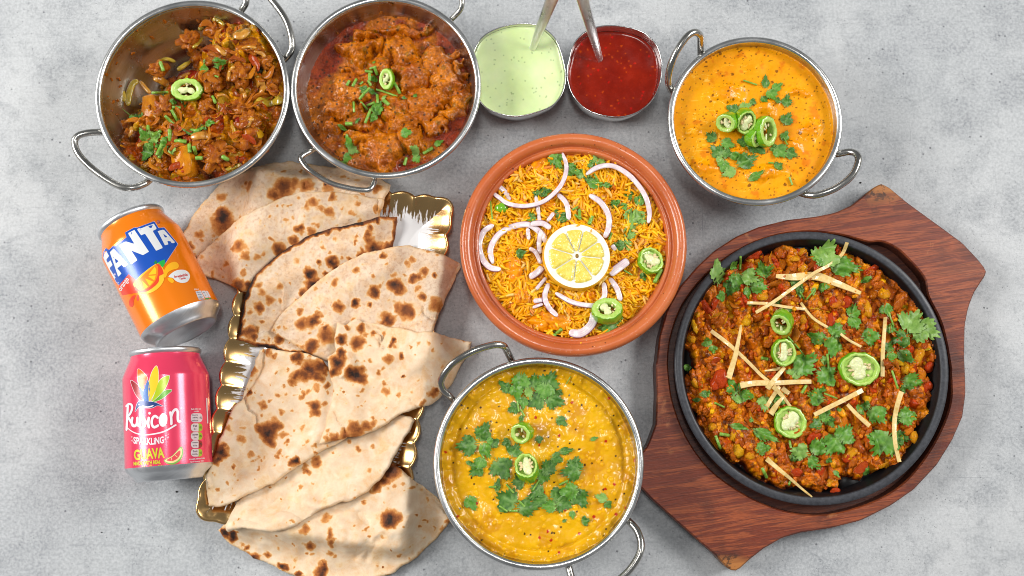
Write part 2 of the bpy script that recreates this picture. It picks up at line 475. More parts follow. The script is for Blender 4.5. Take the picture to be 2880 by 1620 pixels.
B1 = karahi(540.5, 261, 267, 'steel karahi bowl of chunky mixed vegetable curry with one large chilli ring', [
    hz(C1, [(262, 972, z0), (215, 962, z0+.002), (120, 968, z0+.006), (50, 990, z0+.008), (25, 1040, z0+.008), (60, 1130, z0+.008), (170, 1240, z0+.008), (330, 1345, z0+.008), (440, 1368, z0+.007), (530, 1340, z0+.003), (575, 1308, z0)]),
    hz(C1, [(1240, 75, z0), (1272, 20, z0+.004), (1278, -60, z0+.006), (1300, -120, z0+.008), (1370, -90, z0+.008), (1460, 0, z0+.008), (1560, 140, z0+.008), (1605, 280, z0+.008), (1600, 370, z0+.006), (1545, 440, z0)])], 5.6)
B2 = karahi(1085.5, 242, 260.5, 'steel karahi bowl of smooth red meat curry with a chilli ring and chopped stems', [
    hz(C2, [(248, 1062, z0), (190, 1100, z0+.003), (130, 1135, z0+.006), (125, 1170, z0+.007), (190, 1245, z0+.008), (330, 1330, z0+.008), (470, 1370, z0+.008), (590, 1385, z0+.008), (635, 1365, z0+.007), (655, 1310, z0+.004), (658, 1262, z0)]),
    hz(C2, [(1210, 145, z0), (1270, 85, z0+.004), (1290, 40, z0+.007), (1288, -10, z0+.008), (1240, -110, z0+.008), (1120, -170, z0+.008), (1020, -130, z0+.004), (980, -60, z0)])], 4.6)
B3 = karahi(2124, 338, 238.5, 'steel karahi bowl of creamy orange chicken curry with four chilli slices', [
    hz(C4, [(210, 540, z0), (180, 515, z0+.004), (160, 440, z0+.014), (180, 330, z0+.024), (230, 215, z0+.030), (300, 115, z0+.032), (360, 82, z0+.030), (400, 110, z0+.024), (404, 180, z0+.012), (404, 250, z0)]),
    hz(C4, [(1405, 1008, z0), (1450, 998, z0+.004), (1530, 985, z0+.008), (1585, 1010, z0+.012), (1590, 1070, z0+.014), (1540, 1170, z0+.014), (1420, 1260, z0+.012), (1290, 1308, z0+.008), (1215, 1310, z0+.004), (1140, 1290, z0)])], 5.6)
B4 = karahi(1515, 1301, 288.5, 'largest steel karahi bowl, full of yellow dal, at the bottom of the table', [
    hz(C10, [(165, 398, z0), (140, 372, z0+.004), (95, 330, z0+.010), (88, 270, z0+.016), (150, 180, z0+.022), (270, 105, z0+.024), (390, 66, z0+.022), (455, 68, z0+.018), (480, 100, z0+.010), (512, 165, z0)]),
    hz(C10, [(1180, 1105, z0), (1215, 1125, z0+.003), (1262, 1180, z0+.008), (1285, 1260, z0+.012), (1265, 1340, z0+.014), (1190, 1440, z0+.014), (1080, 1510, z0+.012), (960, 1530, z0+.008), (880, 1480, z0+.004), (845, 1370, z0)])], 5.6)

# ------------------------------------------------------------------ food height fields
def food(name, B, level, hf, cf, mat, t, res=0.0006, rmax=0.975, clampd=0.0006, zf=None):
    R = B.R*rmax; n = int(2*R/res)+1
    xs = np.linspace(-R, R, n); X, Y = np.meshgrid(xs, xs); r = np.hypot(X, Y)
    hh = hf(X, Y) if hf else 0
    Z = level+hh
    zi = zf(r) if zf else zin(B.R, r, B.h)
    Z = np.maximum(Z, zi-clampd)
    keep = (r < R)
    q = keep[:-1, :-1] & keep[1:, :-1] & keep[:-1, 1:] & keep[1:, 1:]
    low = (Z <= zi-clampd+1e-6); ql = low[:-1, :-1] & low[1:, :-1] & low[:-1, 1:] & low[1:, 1:]
    q &= ~ql
    idx = np.arange(n*n).reshape(n, n)
    Fc = np.stack([idx[:-1, :-1][q], idx[:-1, 1:][q], idx[1:, 1:][q], idx[1:, :-1][q]], 1)
    used = np.zeros(n*n, bool); used[Fc.ravel()] = True; mp = np.cumsum(used)-1
    Fc = mp[Fc]; V = np.column_stack([X.ravel()[used], Y.ravel()[used], Z.ravel()[used]])
    col = cf(X, Y, hh)
    col = col.reshape(-1, 3)[used]
    V = V+np.array([B.x, B.y, 0])
    return part(name, V, Fc, mat, t, cattr={'col': col})
def mixc(a, b, t):
    t = np.clip(t, 0, 1)[..., None]; return a*(1-t)+b*t
def K3(*c): return np.array(C(*c)[:3])
def loc(B, fr, x, y, z):                     # crop pixel -> offset from bowl centre
    p = P(*fr(x, y), z); return p.x-B.x, p.y-B.y

# lumps: shared chunk meshes
def chunk_mesh(name, seed, sub=4, amp=0.28, boxy=0.0, fine=0.06, mat=None, base=None, base2=None):
    def f(c):
        c = Vector(c)
        if boxy:
            m = max(abs(c.x), abs(c.y), abs(c.z)); c = c.lerp(c/m*0.85, boxy)
        n = mn.fractal(c*1.3+Vector((seed*5.1, 0, 0)), 1.0, 2.0, 3)
        n2 = mn.fractal(c*5+Vector((0, seed*3.3, 0)), 0.8, 2.0, 3)
        return c*(1+amp*n+fine*n2)
    V, Fc = ico(sub, f)
    n = np.array([mn.noise(Vector(v)*3.1+Vector((seed, 2, 9))) for v in V])
    col = mixc(np.array(base), np.array(base2), 0.5+n*0.9)
    return mesh(name, V, np.array(Fc), mat, cattr={'col': col})
def put_chunk(name, me, t, x, y, z, sx, sy, sz, rot, label=None, tilt=0.0):
    o = obj(name, me, t, loc=Vector((x, y, z))-t.location, rot=(rng.uniform(-tilt, tilt), rng.uniform(-tilt, tilt), rot), sc=(sx, sy, sz))
    if label: o['label'] = label
    return o
# ================================================================== bowl 1: mixed vegetable curry
T1 = thing('vegetable_curry', 'chunky brown vegetable curry heaped against one side of the leftmost karahi bowl', 'curry', (B1.x, B1.y, 0.02))
def h1(X, Y):
    d1, d2, a, b = worley((X+fbm(X*90, Y*90, 5)*0.007)/0.0105, (Y+fbm(X*90, Y*90, 6)*0.007)/0.0105, 3)
    e1, e2, c, d = worley(X/0.0048, Y/0.0048, 9)
    nw = (-X*0.60+Y*0.80)                          # towards the bare side
    heap = 0.0095-np.clip(nw-0.012, 0, 1)*1.05 - np.clip(nw+0.02, 0, 1)*0.10
    heap += np.exp(-(((X-0.028)/0.028)**2+((Y-0.05)/0.028)**2))*0.030
    h = heap+0.0085*(1-sst(d1, 0.0, 0.85))*(0.35+0.9*a)-0.0035+0.0022*(1-sst(e1, 0, 0.8))*(0.3+c)+fbm(X*240, Y*240, 4)*0.0012
    pool = sst(np.hypot(X-0.055, Y+0.035), 0.0, 0.02)*sst(np.hypot(X-0.012, Y+0.067), 0.0, 0.016)
    return h*pool+(1-pool)*(-0.006)
def c1(X, Y, h):
    Xw = (X+fbm(X*90, Y*90, 5)*0.004)/0.0115; Yw = (Y+fbm(X*90, Y*90, 6)*0.004)/0.0115
    d1, d2, a, b = worley(Xw, Yw, 3); e1, e2, c, d = worley(X/0.0048, Y/0.0048, 9)
    n = fbm(X*120, Y*120, 8)*0.5+0.5
    col = mixc(K3(128, 56, 6), K3(198, 112, 14), n*1.1+0.1)
    col = mixc(col, K3(214, 148, 26), sst(b, 0.60, 0.70)*0.85)
    col = mixc(col, K3(158, 44, 18), sst(a, 0.80, 0.86)*0.8)
    col = mixc(col, K3(168, 130, 36), (c > 0.86)*0.8)
    col = mixc(col, K3(52, 40, 20), (d > 0.92)*0.75)
    pool = sst(np.hypot(X-0.055, Y+0.035), 0.0, 0.02)*sst(np.hypot(X-0.012, Y+0.067), 0.0, 0.016)
    return mixc(K3(96, 20, 6), col, pool)
S1 = food('gravy', B1, 0.034, h1, c1, M_MASALA, T1, 0.00055)
bv1 = bvh_of([S1])
def surf(bv, px, py):
    r = ray(px, py); hit = bv.ray_cast(CAM, r)
    if hit[0] is None: return None
    return hit
def surf_or(bv, px, py, z):
    h = surf(bv, px, py); return h[0] if h else P(px, py, z)
meat = [chunk_mesh('curry_chunk', i, 4, 0.62, 0.15, 0.16, M_MASALA, K3(150, 66, 2), K3(212, 124, 10)) for i in range(4)]
pot = [chunk_mesh('potato_chunk', 10+i, 4, 0.12, 0.5, 0.02, M_MASALA, K3(236, 156, 6), K3(214, 118, 4)) for i in range(2)]
pep = [chunk_mesh('pepper_chunk', 20+i, 3, 0.22, 0.2, 0.04, M_GRAVY, K3(190, 142, 40), K3(160, 120, 30)) for i in range(3)]
tom = chunk_mesh('tomato_chunk', 31, 3, 0.2, 0.4, 0.05, M_GRAVY, K3(186, 52, 22), K3(150, 30, 14))
dkp = chunk_mesh('dark_pepper_chunk', 33, 3, 0.2, 0.3, 0.04, M_GRAVY, K3(62, 62, 26), K3(40, 36, 18))
def chunks(T, bv, fr, lst, seedoff=0):
    for i, (nm, me, x, y, w_, h_, rot, up) in enumerate(lst):
        px, py = fr(x, y); p = surf_or(bv, px, py, 0.035); s = mpp(px, py, p.z)/fr.k
        w_ *= 1.18; h_ *= 1.18
        put_chunk(nm, me, T, p.x, p.y, p.z+up*min(w_, h_)*s*0.5, w_*s, h_*s, min(w_, h_)*s*0.75, math.radians(rot), tilt=0.25)
rr_ = random.Random(3)
L = [('potato_chunk', pot[0], 590, 795, 62, 98, 5, .3), ('potato_chunk', pot[1], 832, 1180, 82, 118, 8, .3),
     ('meat_chunk', meat[0], 1080, 1145, 90, 75, 20, .1), ('meat_chunk', meat[1], 1290, 1010, 95, 105, 30, .1), ('meat_chunk', meat[2], 1250, 790, 70, 75, 0, .2),
     ('meat_chunk', meat[3], 1290, 880, 60, 60, 0, .2), ('tomato_chunk', tom, 1250, 890, 52, 60, 10, .35), ('meat_chunk', meat[0], 950, 410, 62, 62, 40, .1),
     ('meat_chunk', meat[1], 1090, 400, 85, 60, 20, .1), ('meat_chunk', meat[2], 1060, 200, 60, 70, 0, .1), ('tomato_chunk', tom, 1100, 225, 65, 22, 8, .4),
     ('meat_chunk', meat[3], 1280, 330, 85, 50, -20, .1), ('meat_chunk', meat[0], 860, 300, 55, 55, -20, .1), ('meat_chunk', meat[1], 1230, 540, 60, 80, -10, .1),
     ('dark_pepper_chunk', dkp, 1345, 515, 48, 34, -20, .5), ('meat_chunk', meat[2], 1450, 600, 60, 70, 10, .1), ('pepper_chunk', pep[0], 1100, 760, 42, 75, 10, .35),
     ('tomato_chunk', tom, 870, 560, 90, 40, -5, .1), ('meat_chunk', meat[3], 1030, 590, 60, 70, 0, .1), ('meat_chunk', meat[0], 700, 780, 50, 60, 0, 0),
     ('meat_chunk', meat[1], 1130, 820, 50, 50, 0, 0), ('meat_chunk', meat[2], 440, 910, 60, 50, 0, 0), ('meat_chunk', meat[3], 940, 1030, 60, 60, 0, 0),
     ('meat_chunk', meat[0], 650, 1200, 60, 45, 20, 0),
     ('pepper_chunk', pep[1], 1010, 1090, 70, 50, -30, .3), ('meat_chunk', meat[1], 990, 780, 55, 45, 20, 0), ('meat_chunk', meat[2], 640, 500, 55, 45, 0, .1),
     ('meat_chunk', meat[3], 1400, 440, 60, 45, -40, .1), ('pepper_chunk', pep[2], 1250, 250, 60, 32, 20, .4)]
chunks(T1, bv1, C1, L)
bv1 = bvh_of([S1]+[o for o in T1.children if o is not S1 and not o.name.startswith('gravy')])
# thin curved onion and pepper strips through the heap
def zpath(bv, pts, fr, up, n=5, zdef=0.03, smooth=2, lift=0.0):
    q = catmull([fr(*p) for p in pts], n); out = []
    for x, y in q: p = surf_or(bv, x, y, zdef); out.append([p.x, p.y, p.z])
    out = np.array(out); z = out[:, 2].copy()
    for _ in range(smooth):
        zz = np.concatenate([[z[0]], z, [z[-1]]]); z = np.maximum((zz[:-2]+zz[1:-1]+zz[2:])/3, (z+(zz[:-2]+zz[1:-1]+zz[2:])/3)/2)
    # keep it where the camera sees it
    res = []
    for (x, y), zz in zip(q, z):
        p = P(x, y, zz+up); res.append(np.array(p))
    return np.array(res)
M_STRIP = quick('cooked_onion', [(0.3, C(176, 108, 28)), (0.7, C(212, 154, 58))], 300, 0.25, coat=0.6, bump=0.3)
M_STRIPG = quick('cooked_pepper', [(0.3, C(150, 128, 30)), (0.7, C(196, 160, 50))], 300, 0.22, coat=0.7, bump=0.2)
strips1 = [([(415, 770), (420, 690), (450, 610), (490, 590)], 34, 1), ([(500, 590), (540, 640), (580, 680)], 22, 0), ([(330, 600), (380, 690), (390, 740)], 28, 1),
    ([(930, 220), (960, 180), (980, 140)], 30, 1), ([(1010, 130), (1070, 150), (1120, 185)], 22, 1), ([(770, 510), (820, 480), (870, 440)], 26, 1),
    ([(600, 560), (650, 580), (710, 620)], 40, 0), ([(1040, 320), (1090, 370), (1130, 400)], 26, 0), ([(1330, 370), (1390, 390), (1410, 420)], 20, 0),
    ([(1150, 590), (1155, 520), (1190, 480)], 20, 0), ([(1350, 640), (1375, 590), (1400, 640), (1370, 690)], 30, 0), ([(1330, 730), (1410, 745), (1490, 730), (1540, 715)], 55, 1),
    ([(1180, 250), (1240, 260), (1290, 215)], 40, 0), ([(1230, 640), (1260, 680), (1265, 720)], 20, 0), ([(880, 350), (920, 320), (960, 270)], 20, 1),
    ([(870, 1000), (950, 985), (1020, 990)], 40, 0), ([(1110, 1240), (1180, 1220), (1240, 1190)], 18, 1), ([(520, 1210), (570, 1190), (600, 1160)], 30, 0),
    ([(420, 1000), (440, 950), (430, 920)], 20, 0), ([(1060, 700), (1110, 690), (1150, 720)], 16, 0), ([(480, 1060), (520, 1045), (560, 1040)], 24, 0),
    ([(760, 600), (800, 560), (870, 530)], 18, 0), ([(1280, 930), (1300, 880), (1330, 860)], 24, 0), ([(640, 440), (700, 430), (760, 450)], 20, 1), ([(1240, 350), (1300, 340), (1350, 350)], 16, 0)]
for pts, wd, k in strips1:
    path = zpath(bv1, pts, C1, 0.0006); s = mpp(540, 260, 0.04)/C1.k*wd*.75
    tt = np.linspace(0, 1, len(path)); pr = np.sqrt(np.clip(1-(2*tt-1)**4, 0.05, 1))
    V, Fc, E = sweep(path, s*pr, 0.0009*pr+0.0002, 8, 2.5)
    part('onion_strip' if not k else 'pepper_strip', V, Fc, M_STRIPG if k else M_STRIP, T1)

def shred_mesh(k, mat, a, b):
    r = random.Random(k); L = 1.0; bend = r.uniform(-.5, .5); n = 9; tw = r.uniform(-.3, .3)
    path = [np.array([(-1+2*i/(n-1)), bend*(1-(-1+2*i/(n-1))**2), tw*math.sin(i*.9)*.3]) for i in range(n)]; w_ = np.array([.08, .16, .2, .22, .22, .2, .18, .12, .05])*r.uniform(.8, 1.5)
    V, Fc, E = sweep(path, w_, w_*.42, 8, 2.4); t = fbm(V[:, 0]*2+k, V[:, 1]*2, k)*.5+.5; V = V*(1+.08*fbm(V[:, 0]*6, V[:, 1]*6+k, k, 2))[:, None]
    return mesh('shred', V, Fc, mat, cattr={'col': mixc(np.array(a), np.array(b), t*1.3)})
shr = [shred_mesh(k, M_MASALA, *cc) for k, cc in enumerate([(K3(150, 66, 2), K3(212, 124, 10)), (K3(190, 110, 14), K3(226, 160, 40)), (K3(170, 84, 4), K3(222, 140, 20)), (K3(196, 130, 20), K3(224, 176, 60)), (K3(130, 50, 4), K3(186, 92, 10)), (K3(168, 46, 8), K3(196, 84, 12)), (K3(150, 120, 20), K3(190, 160, 40))])]
def shreds(T, bv, B, n, rmax, ok, ln, seed, wts, lo=.0, name='vegetable_shred'):
    r = random.Random(seed); c_ = 0; t_ = 0
    while c_ < n and t_ < n*12:
        t_ += 1; x = r.uniform(-1, 1)*rmax; y = r.uniform(-1, 1)*rmax
        if math.hypot(x, y) > rmax or not ok(x, y): continue
        h = bv.ray_cast(Vector((B.x+x, B.y+y, .3)), Vector((0, 0, -1)))
        if h[0] is None or h[0].z < lo: continue
        L = r.uniform(*ln); k = r.choices(range(7), wts)[0]
        o = obj(name, shr[k], T, loc=h[0]+Vector((0, 0, L*.12))-T.location, sc=(L, L*r.uniform(1.2, 2.0), L*1.1))
        q = h[1].to_track_quat('Z', 'Y').to_euler(); o.rotation_euler = (q.x*.7+r.gauss(0, .25), q.y*.7+r.gauss(0, .25), r.uniform(0, 6.28)); c_ += 1
shreds(T1, bv1, B1, 120, B1.R*.86, lambda x, y: -x*.60+y*.80 < .020 or (x > .0 and y > .0), (.0035, .0085), 5, [6, 1.2, 5, .6, 6, .8, .2], .028)
# ================================================================== bowl 2: red meat curry
T2 = thing('meat_curry', 'red brown meat curry with oil round its edge in the second karahi bowl', 'curry', (B2.x, B2.y, 0.02))
lum2 = [(515, 340, 95, 70), (640, 330, 75, 60), (490, 600, 130, 95), (850, 350, 110, 85), (930, 520, 120, 95), (1110, 420, 120, 90), (1180, 560, 90, 80), (1260, 690, 80, 80),
        (1210, 800, 80, 60), (390, 770, 110, 70), (520, 850, 110, 70), (760, 740, 110, 80), (720, 1060, 120, 130), (960, 820, 90, 80), (820, 880, 90, 70), (540, 1010, 80, 50),
        (1000, 700, 120, 70), (880, 1000, 80, 80), (1080, 900, 90, 60), (1290, 480, 40, 60), (380, 940, 60, 50), (860, 200, 160, 40), (560, 220, 70, 40), (1120, 640, 60, 50), (700, 450, 80, 50)]
l2 = [(*loc(B2, C2, x, y, 0.045), w_*mpp(1085, 242, .045)/2.588, h_*mpp(1085, 242, .045)/2.588) for x, y, w_, h_ in lum2]
def h2(X, Y):
    wx = X+fbm(X*85, Y*85, 15)*0.010; wy = Y+fbm(X*85, Y*85, 16)*0.010
    h = np.zeros_like(X)
    for i, (cx, cy, a, b) in enumerate(l2):
        q = ((wx-cx)/a)**2+((wy-cy)/b)**2
        h = np.maximum(h, (0.0085+0.0030*math.sin(i*2.3))*np.sqrt(np.clip(1-q*0.62, 0, 1)))
    d1, d2, a, b = worley(X/0.0042, Y/0.0042, 19)
    m = sst(h, 0.0, 0.003)
    return h*1.15+(1-m)*fbm(X*160, Y*160, 31, 3)*.0014*sst(fbm(X*35, Y*35, 29)*.5+.5, .62, .45)+m*(0.0008*(1-sst(d1, 0, .8))*a*1.6+fbm(X*300, Y*300, 14)*0.0006+fbm(X*90, Y*90, 17, 2)*0.0014)+(1-m)*fbm(X*60, Y*60, 18, 2)*0.0012
def c2(X, Y, h):
    n = fbm(X*100, Y*100, 28)*0.5+0.5; n2 = fbm(X*35, Y*35, 29)*0.5+0.5
    col = mixc(K3(150, 62, 4), K3(206, 120, 20), n*1.3)
    col = mixc(col, K3(214, 124, 30), sst(n2, 0.62, 0.8)*0.45)
    oil = (1-sst(h, 0.0004, 0.0024))*sst(n2+0.16*sst(np.hypot(X, Y), 0.045, 0.065), 0.52, 0.66)
    col = mixc(col, K3(132, 26, 2), oil*0.85)
    d1, d2, a, b = worley(X/0.0036, Y/0.0036, 33)
    col = mixc(col, K3(48, 34, 18), ((a > 0.86) & (d1 < 0.26))*0.85)
    d1, d2, a, b = worley(X/0.006, Y/0.006, 35)
    col = mixc(col, K3(120, 92, 24), ((a > 0.88) & (d1 < 0.3))*0.6)
    return col
S2 = food('gravy', B2, 0.0365, h2, c2, M_GRAVY, T2, 0.00055)
bv2 = bvh_of([S2])
def spatter(T, B, n, seed, a0, a1, name='sauce_spatter'):
    r = random.Random(seed)
    for i in range(n):
        a = math.radians(r.uniform(a0, a1)); q = r.uniform(.88, .97); z = float(zin(B.R, q*B.R)); s = r.uniform(.0005, .0014)
        o = obj(name, meat[i % 4], T, loc=Vector((B.x+q*B.R*math.cos(a), B.y+q*B.R*math.sin(a), z+s*.2))-T.location, rot=(r.random()*3, r.random()*3, r.random()*6), sc=(s*r.uniform(1, 1.9), s, s*.6))
spatter(T1, B1, 26, 5, 60, 215); spatter(T2, B2, 22, 6, 0, 360)
# ================================================================== bowl 3: creamy curry
T3 = thing('creamy_curry', 'bright orange creamy curry filling the karahi bowl on the right', 'curry', (B3.x, B3.y, 0.03))
lum3 = [(620, 520, 130, 70, 22), (1150, 530, 70, 60, 24), (1250, 800, 90, 90, 30), (400, 1090, 130, 80, 24), (900, 1130, 160, 60, 26), (900, 650, 130, 60, 20), (700, 960, 90, 40, 20), (350, 830, 90, 60, 15), (1100, 930, 80, 60, 16), (600, 700, 60, 40, 12)]
k3 = mpp(2124, 338, .05)/2.683
l3 = [(*loc(B3, C4, x, y, 0.05), a*k3, b*k3, z) for x, y, a, b, z in lum3]
def h3(X, Y):
    wx = X+fbm(X*60, Y*60, 45)*0.008; wy = Y+fbm(X*60, Y*60, 46)*0.008
    h = np.zeros_like(X)
    for cx, cy, a, b, z in l3:
        q = np.hypot((wx-cx)/a, (wy-cy)/b); h = np.maximum(h, z*0.00016*(1-sst(q, 0.15, 1.15)))
    m = sst(h, 0, 0.002)
    return h+fbm(X*45, Y*45, 41, 3)*0.0006+m*fbm(X*200, Y*200, 43)*0.0008
def c3(X, Y, h):
    n = fbm(X*40, Y*40, 48)*0.5+0.5
    col = mixc(K3(230, 142, 6), K3(244, 168, 16), n*1.2-0.1)
    m = sst(h, 0.0015, 0.004); col = mixc(col, K3(226, 128, 20), m*0.6)
    n3 = fbm(X*120, Y*120, 49)*0.5+0.5
    col = mixc(col, K3(200, 88, 12), sst(n3, .66, .8)*0.5)
    cs = fbm(X*55+fbm(X*90, Y*90, 77)*.6, Y*130, 78, 3); col = mixc(col, K3(248, 196, 110), sst(1-np.abs(cs)*9, .5, 1)*sst(fbm(X*26, Y*26, 79, 2), -.1, .2)*.8)
    for sc, th, s in ((0.0042, 0.2, 51), (0.0075, 0.17, 53), (0.0024, 0.22, 55), (0.0033, 0.2, 57)):
        d1, d2, a, b = worley((X+fbm(X*300, Y*300, 3)*0.001)/sc, Y/sc, s)
        col = mixc(col, K3(96, 52, 14), ((a > 0.87) & (d1 < th*(0.35+.8*b)))*0.8)
    return col
S3 = food('gravy', B3, 0.0475, h3, c3, M_CREAM, T3, 0.0006)
bv3 = bvh_of([S3])
# ================================================================== bowl 4: dal
T4 = thing('dal_curry', 'thick yellow lentil dal with black mustard seeds in the largest karahi bowl', 'curry', (B4.x, B4.y, 0.03))
def h4(X, Y):
    d1, d2, a, b = worley(X/0.0032, Y/0.0032, 61)
    r = np.hypot(X, Y)
    return 0.0004*(1-sst(d1, 0, .8))*(a > .8)*a*1.6+fbm(X*40, Y*40, 63, 3)*0.0014+fbm(X*240, Y*240, 64, 2)*0.0003+0.0028*sst(r, 0.060, 0.073)*(0.2+fbm(X*60, Y*60, 66, 3)*1.2)-0.0014*np.exp(-((r-0.0675)/0.0022)**2)
def c4(X, Y, h):
    n = fbm(X*45, Y*45, 68)*0.5+0.5; r = np.hypot(X, Y)
    col = mixc(K3(198, 142, 2), K3(220, 168, 10), n*1.3-0.15)
    col = mixc(col, K3(190, 140, 6), sst(r, 0.066, 0.074)*0.7)
    st_ = fbm(X*70+fbm(X*60, Y*60, 74)*1.2, Y*70, 75, 3); col = mixc(col, K3(182, 112, 2), sst(st_, .15, .5)*.5)
    d1, d2, a, b = worley(X/0.0052, Y/0.0052, 71)
    col = mixc(col, K3(44, 22, 14), ((a > 0.90) & (d1 < 0.15)))
    d1, d2, a, b = worley(X/0.009, Y/0.009, 73)
    col = mixc(col, K3(170, 40, 12), ((a > 0.85) & (d1 < 0.13)))
    d1, d2, a, b = worley(X/0.0032, Y/0.0032, 61)
    return mixc(col, K3(238, 180, 50), ((a > 0.8) & (d1 < 0.4))*0.5)
S4 = food('gravy', B4, 0.0455, h4, c4, M_DAL, T4, 0.00065, 0.985)
bv4 = bvh_of([S4])

# ================================================================== small steel pots of sauce, with spoons
def potty(outline, label, slabel, sname, scat, col, mat, lvl, cfun, specks):
    Hs = 0.036
    top = np.array([tuple(P(*C3(x, y), Hs))[:2] for x, y in outline])
    top = np.array(catmull(top, 6, True)); c = top.mean(0); top = top-c
    t = thing('sauce_pot', label, 'pot', (c[0], c[1], 0), 'small steel sauce pots')
    n = len(top); prof = [(0.0, .001), (.5, .001), (.76, .0015), (.84, .005), (.92, .5*Hs), (.985, Hs-.0006), (1.0, Hs), (1.012, Hs-.0006), (.945, .5*Hs), (.865, .004), (.80, .0), (.4, .0), (0.0, .0)]
    V = []; Fc = []
    for s, z in prof:
        for p in top: V.append((c[0]+p[0]*s, c[1]+p[1]*s, z))
    for k in range(len(prof)-1):
        for i in range(n):
            j = (i+1) % n; Fc.append((k*n+i, k*n+j, (k+1)*n+j, (k+1)*n+i))
    part('pot_wall', V, np.array(Fc), M_THIN, t)
    # sauce
    st = np.interp(lvl, [z for s, z in prof[3:7]], [s for s, z in prof[3:7]])
    pl = top*st*0.999
    V2, F2 = cdt(resample(pl, 0.0012), 0.0011)
    X, Y = V2[:, 0], V2[:, 1]; d = edist(pl, X, Y)
    z = lvl+0.0012*np.exp(-d/0.0012)+fbm(X*38, Y*38, 81, 2)*0.0012
    V = np.column_stack([V2+c, z])
    so = single(sname, V, np.array(F2), mat, slabel, scat, cattr={'col': cfun(X, Y)})
    return so, t
M_CHUT = m_food('mint_yoghurt', 0.3, 0.4, 200, 0.03, 0.1, 0.0005, 0.15, 1.08)
M_CHIL = m_food('chilli_sauce', 0.22, 0.6, 400, 0.12, 0.15, 0.0004, 0.1, 1.15)
def cg(X, Y):
    n = fbm(X*50, Y*50, 91)*0.5+0.5; col = mixc(K3(194, 213, 150), K3(217, 229, 184), n)
    d1, d2, a, b = worley(X/0.0026, Y/0.0026, 92); return mixc(col, K3(70, 110, 60), ((a > 0.9) & (d1 < 0.2))*0.55)
def cr(X, Y):
    n = fbm(X*60, Y*60, 94)*0.5+0.5; col = mixc(K3(112, 20, 9), K3(140, 32, 13), n)
    d1, d2, a, b = worley(X/0.0034, Y/0.0034, 95)
    col = mixc(col, K3(206, 84, 30), ((a > 0.88) & (d1 < 0.2))*0.6); return mixc(col, K3(200, 16, 14), ((b > 0.93) & (d1 < 0.25))*0.6)
og = [(120, 560), (210, 400), (380, 300), (600, 252), (800, 265), (930, 340), (1020, 450), (1080, 620), (1110, 800), (1080, 980), (980, 1120), (800, 1200), (600, 1243), (430, 1225), (260, 1155), (150, 1020), (100, 850), (95, 700)]
orr = [(1145, 640), (1190, 480), (1290, 360), (1430, 290), (1590, 270), (1780, 290), (1950, 350), (2080, 470), (2135, 620), (2140, 760), (2110, 930), (2030, 1080), (1900, 1190), (1750, 1245), (1600, 1250), (1420, 1210), (1280, 1130), (1180, 1000), (1135, 860), (1125, 740)]
SG, PG = potty(og, 'rounded square steel pot holding pale green mint sauce', 'pale green herb flecked yoghurt sauce in the left steel pot', 'mint_sauce', 'sauce', None, M_CHUT, 0.0315, cg, 0)
SR, PR = potty(orr, 'rounded square steel pot holding dark red chilli sauce', 'dark red chilli sauce with bright flakes in the right steel pot', 'chilli_sauce', 'sauce', None, M_CHIL, 0.026, cr, 0)
def spoon(tip, far, wt, wf, zt, zf, label, dirn):
    t = thing('spoon', label, 'spoon', tuple(P(*C3(*tip), zt)), 'teaspoons standing in the sauce pots')
    a = np.array(P(*C3(*tip), zt)); b = np.array(P(*C3(*far), zf)); d = (b-a)/np.linalg.norm(b-a)
    a2 = a-d*0.006; path = [a2+d*s for s in np.linspace(0, np.linalg.norm(b-a2)+0.02, 26)]
    tt = np.linspace(0, 1, 26); w_ = wt*(1-tt**0.8)+wf*tt**0.8
    V, Fc, E = sweep(path, w_, 0.0011+0.0004*tt, 14, 2.3)
    part('spoon_handle', V, Fc, M_SPOON, t)
    # bowl of the spoon, down in the sauce
    V = []; Fc = []
    dn = np.array([d[0], d[1], 0]); dn /= np.linalg.norm(dn); sd = np.cross(dn, (0, 0, 1)); cc = a2-dn*0.015; cc[2] = 0.011
    for r in range(7):
        for k in range(20):
            q = 2*math.pi*k/20; s = r/6
            V.append(cc+dn*0.017*s*math.cos(q)+sd*0.0115*s*math.sin(q)+np.array([0, 0, 0.004*s*s]))
    for r in range(6):
        for k in range(20):
            l = (k+1) % 20; Fc.append((r*20+k, r*20+l, r*20+20+l, r*20+20+k))
    part('spoon_bowl', V, Fc, M_SPOON, t)
spoon((752, 520), (955, 0), 0.0025, 0.0060, 0.0325, 0.082, 'steel teaspoon leaning in the pale green sauce', 1)
spoon((1475, 640), (1297, 0), 0.0025, 0.0060, 0.027, 0.082, 'steel teaspoon leaning in the dark red sauce', -1)
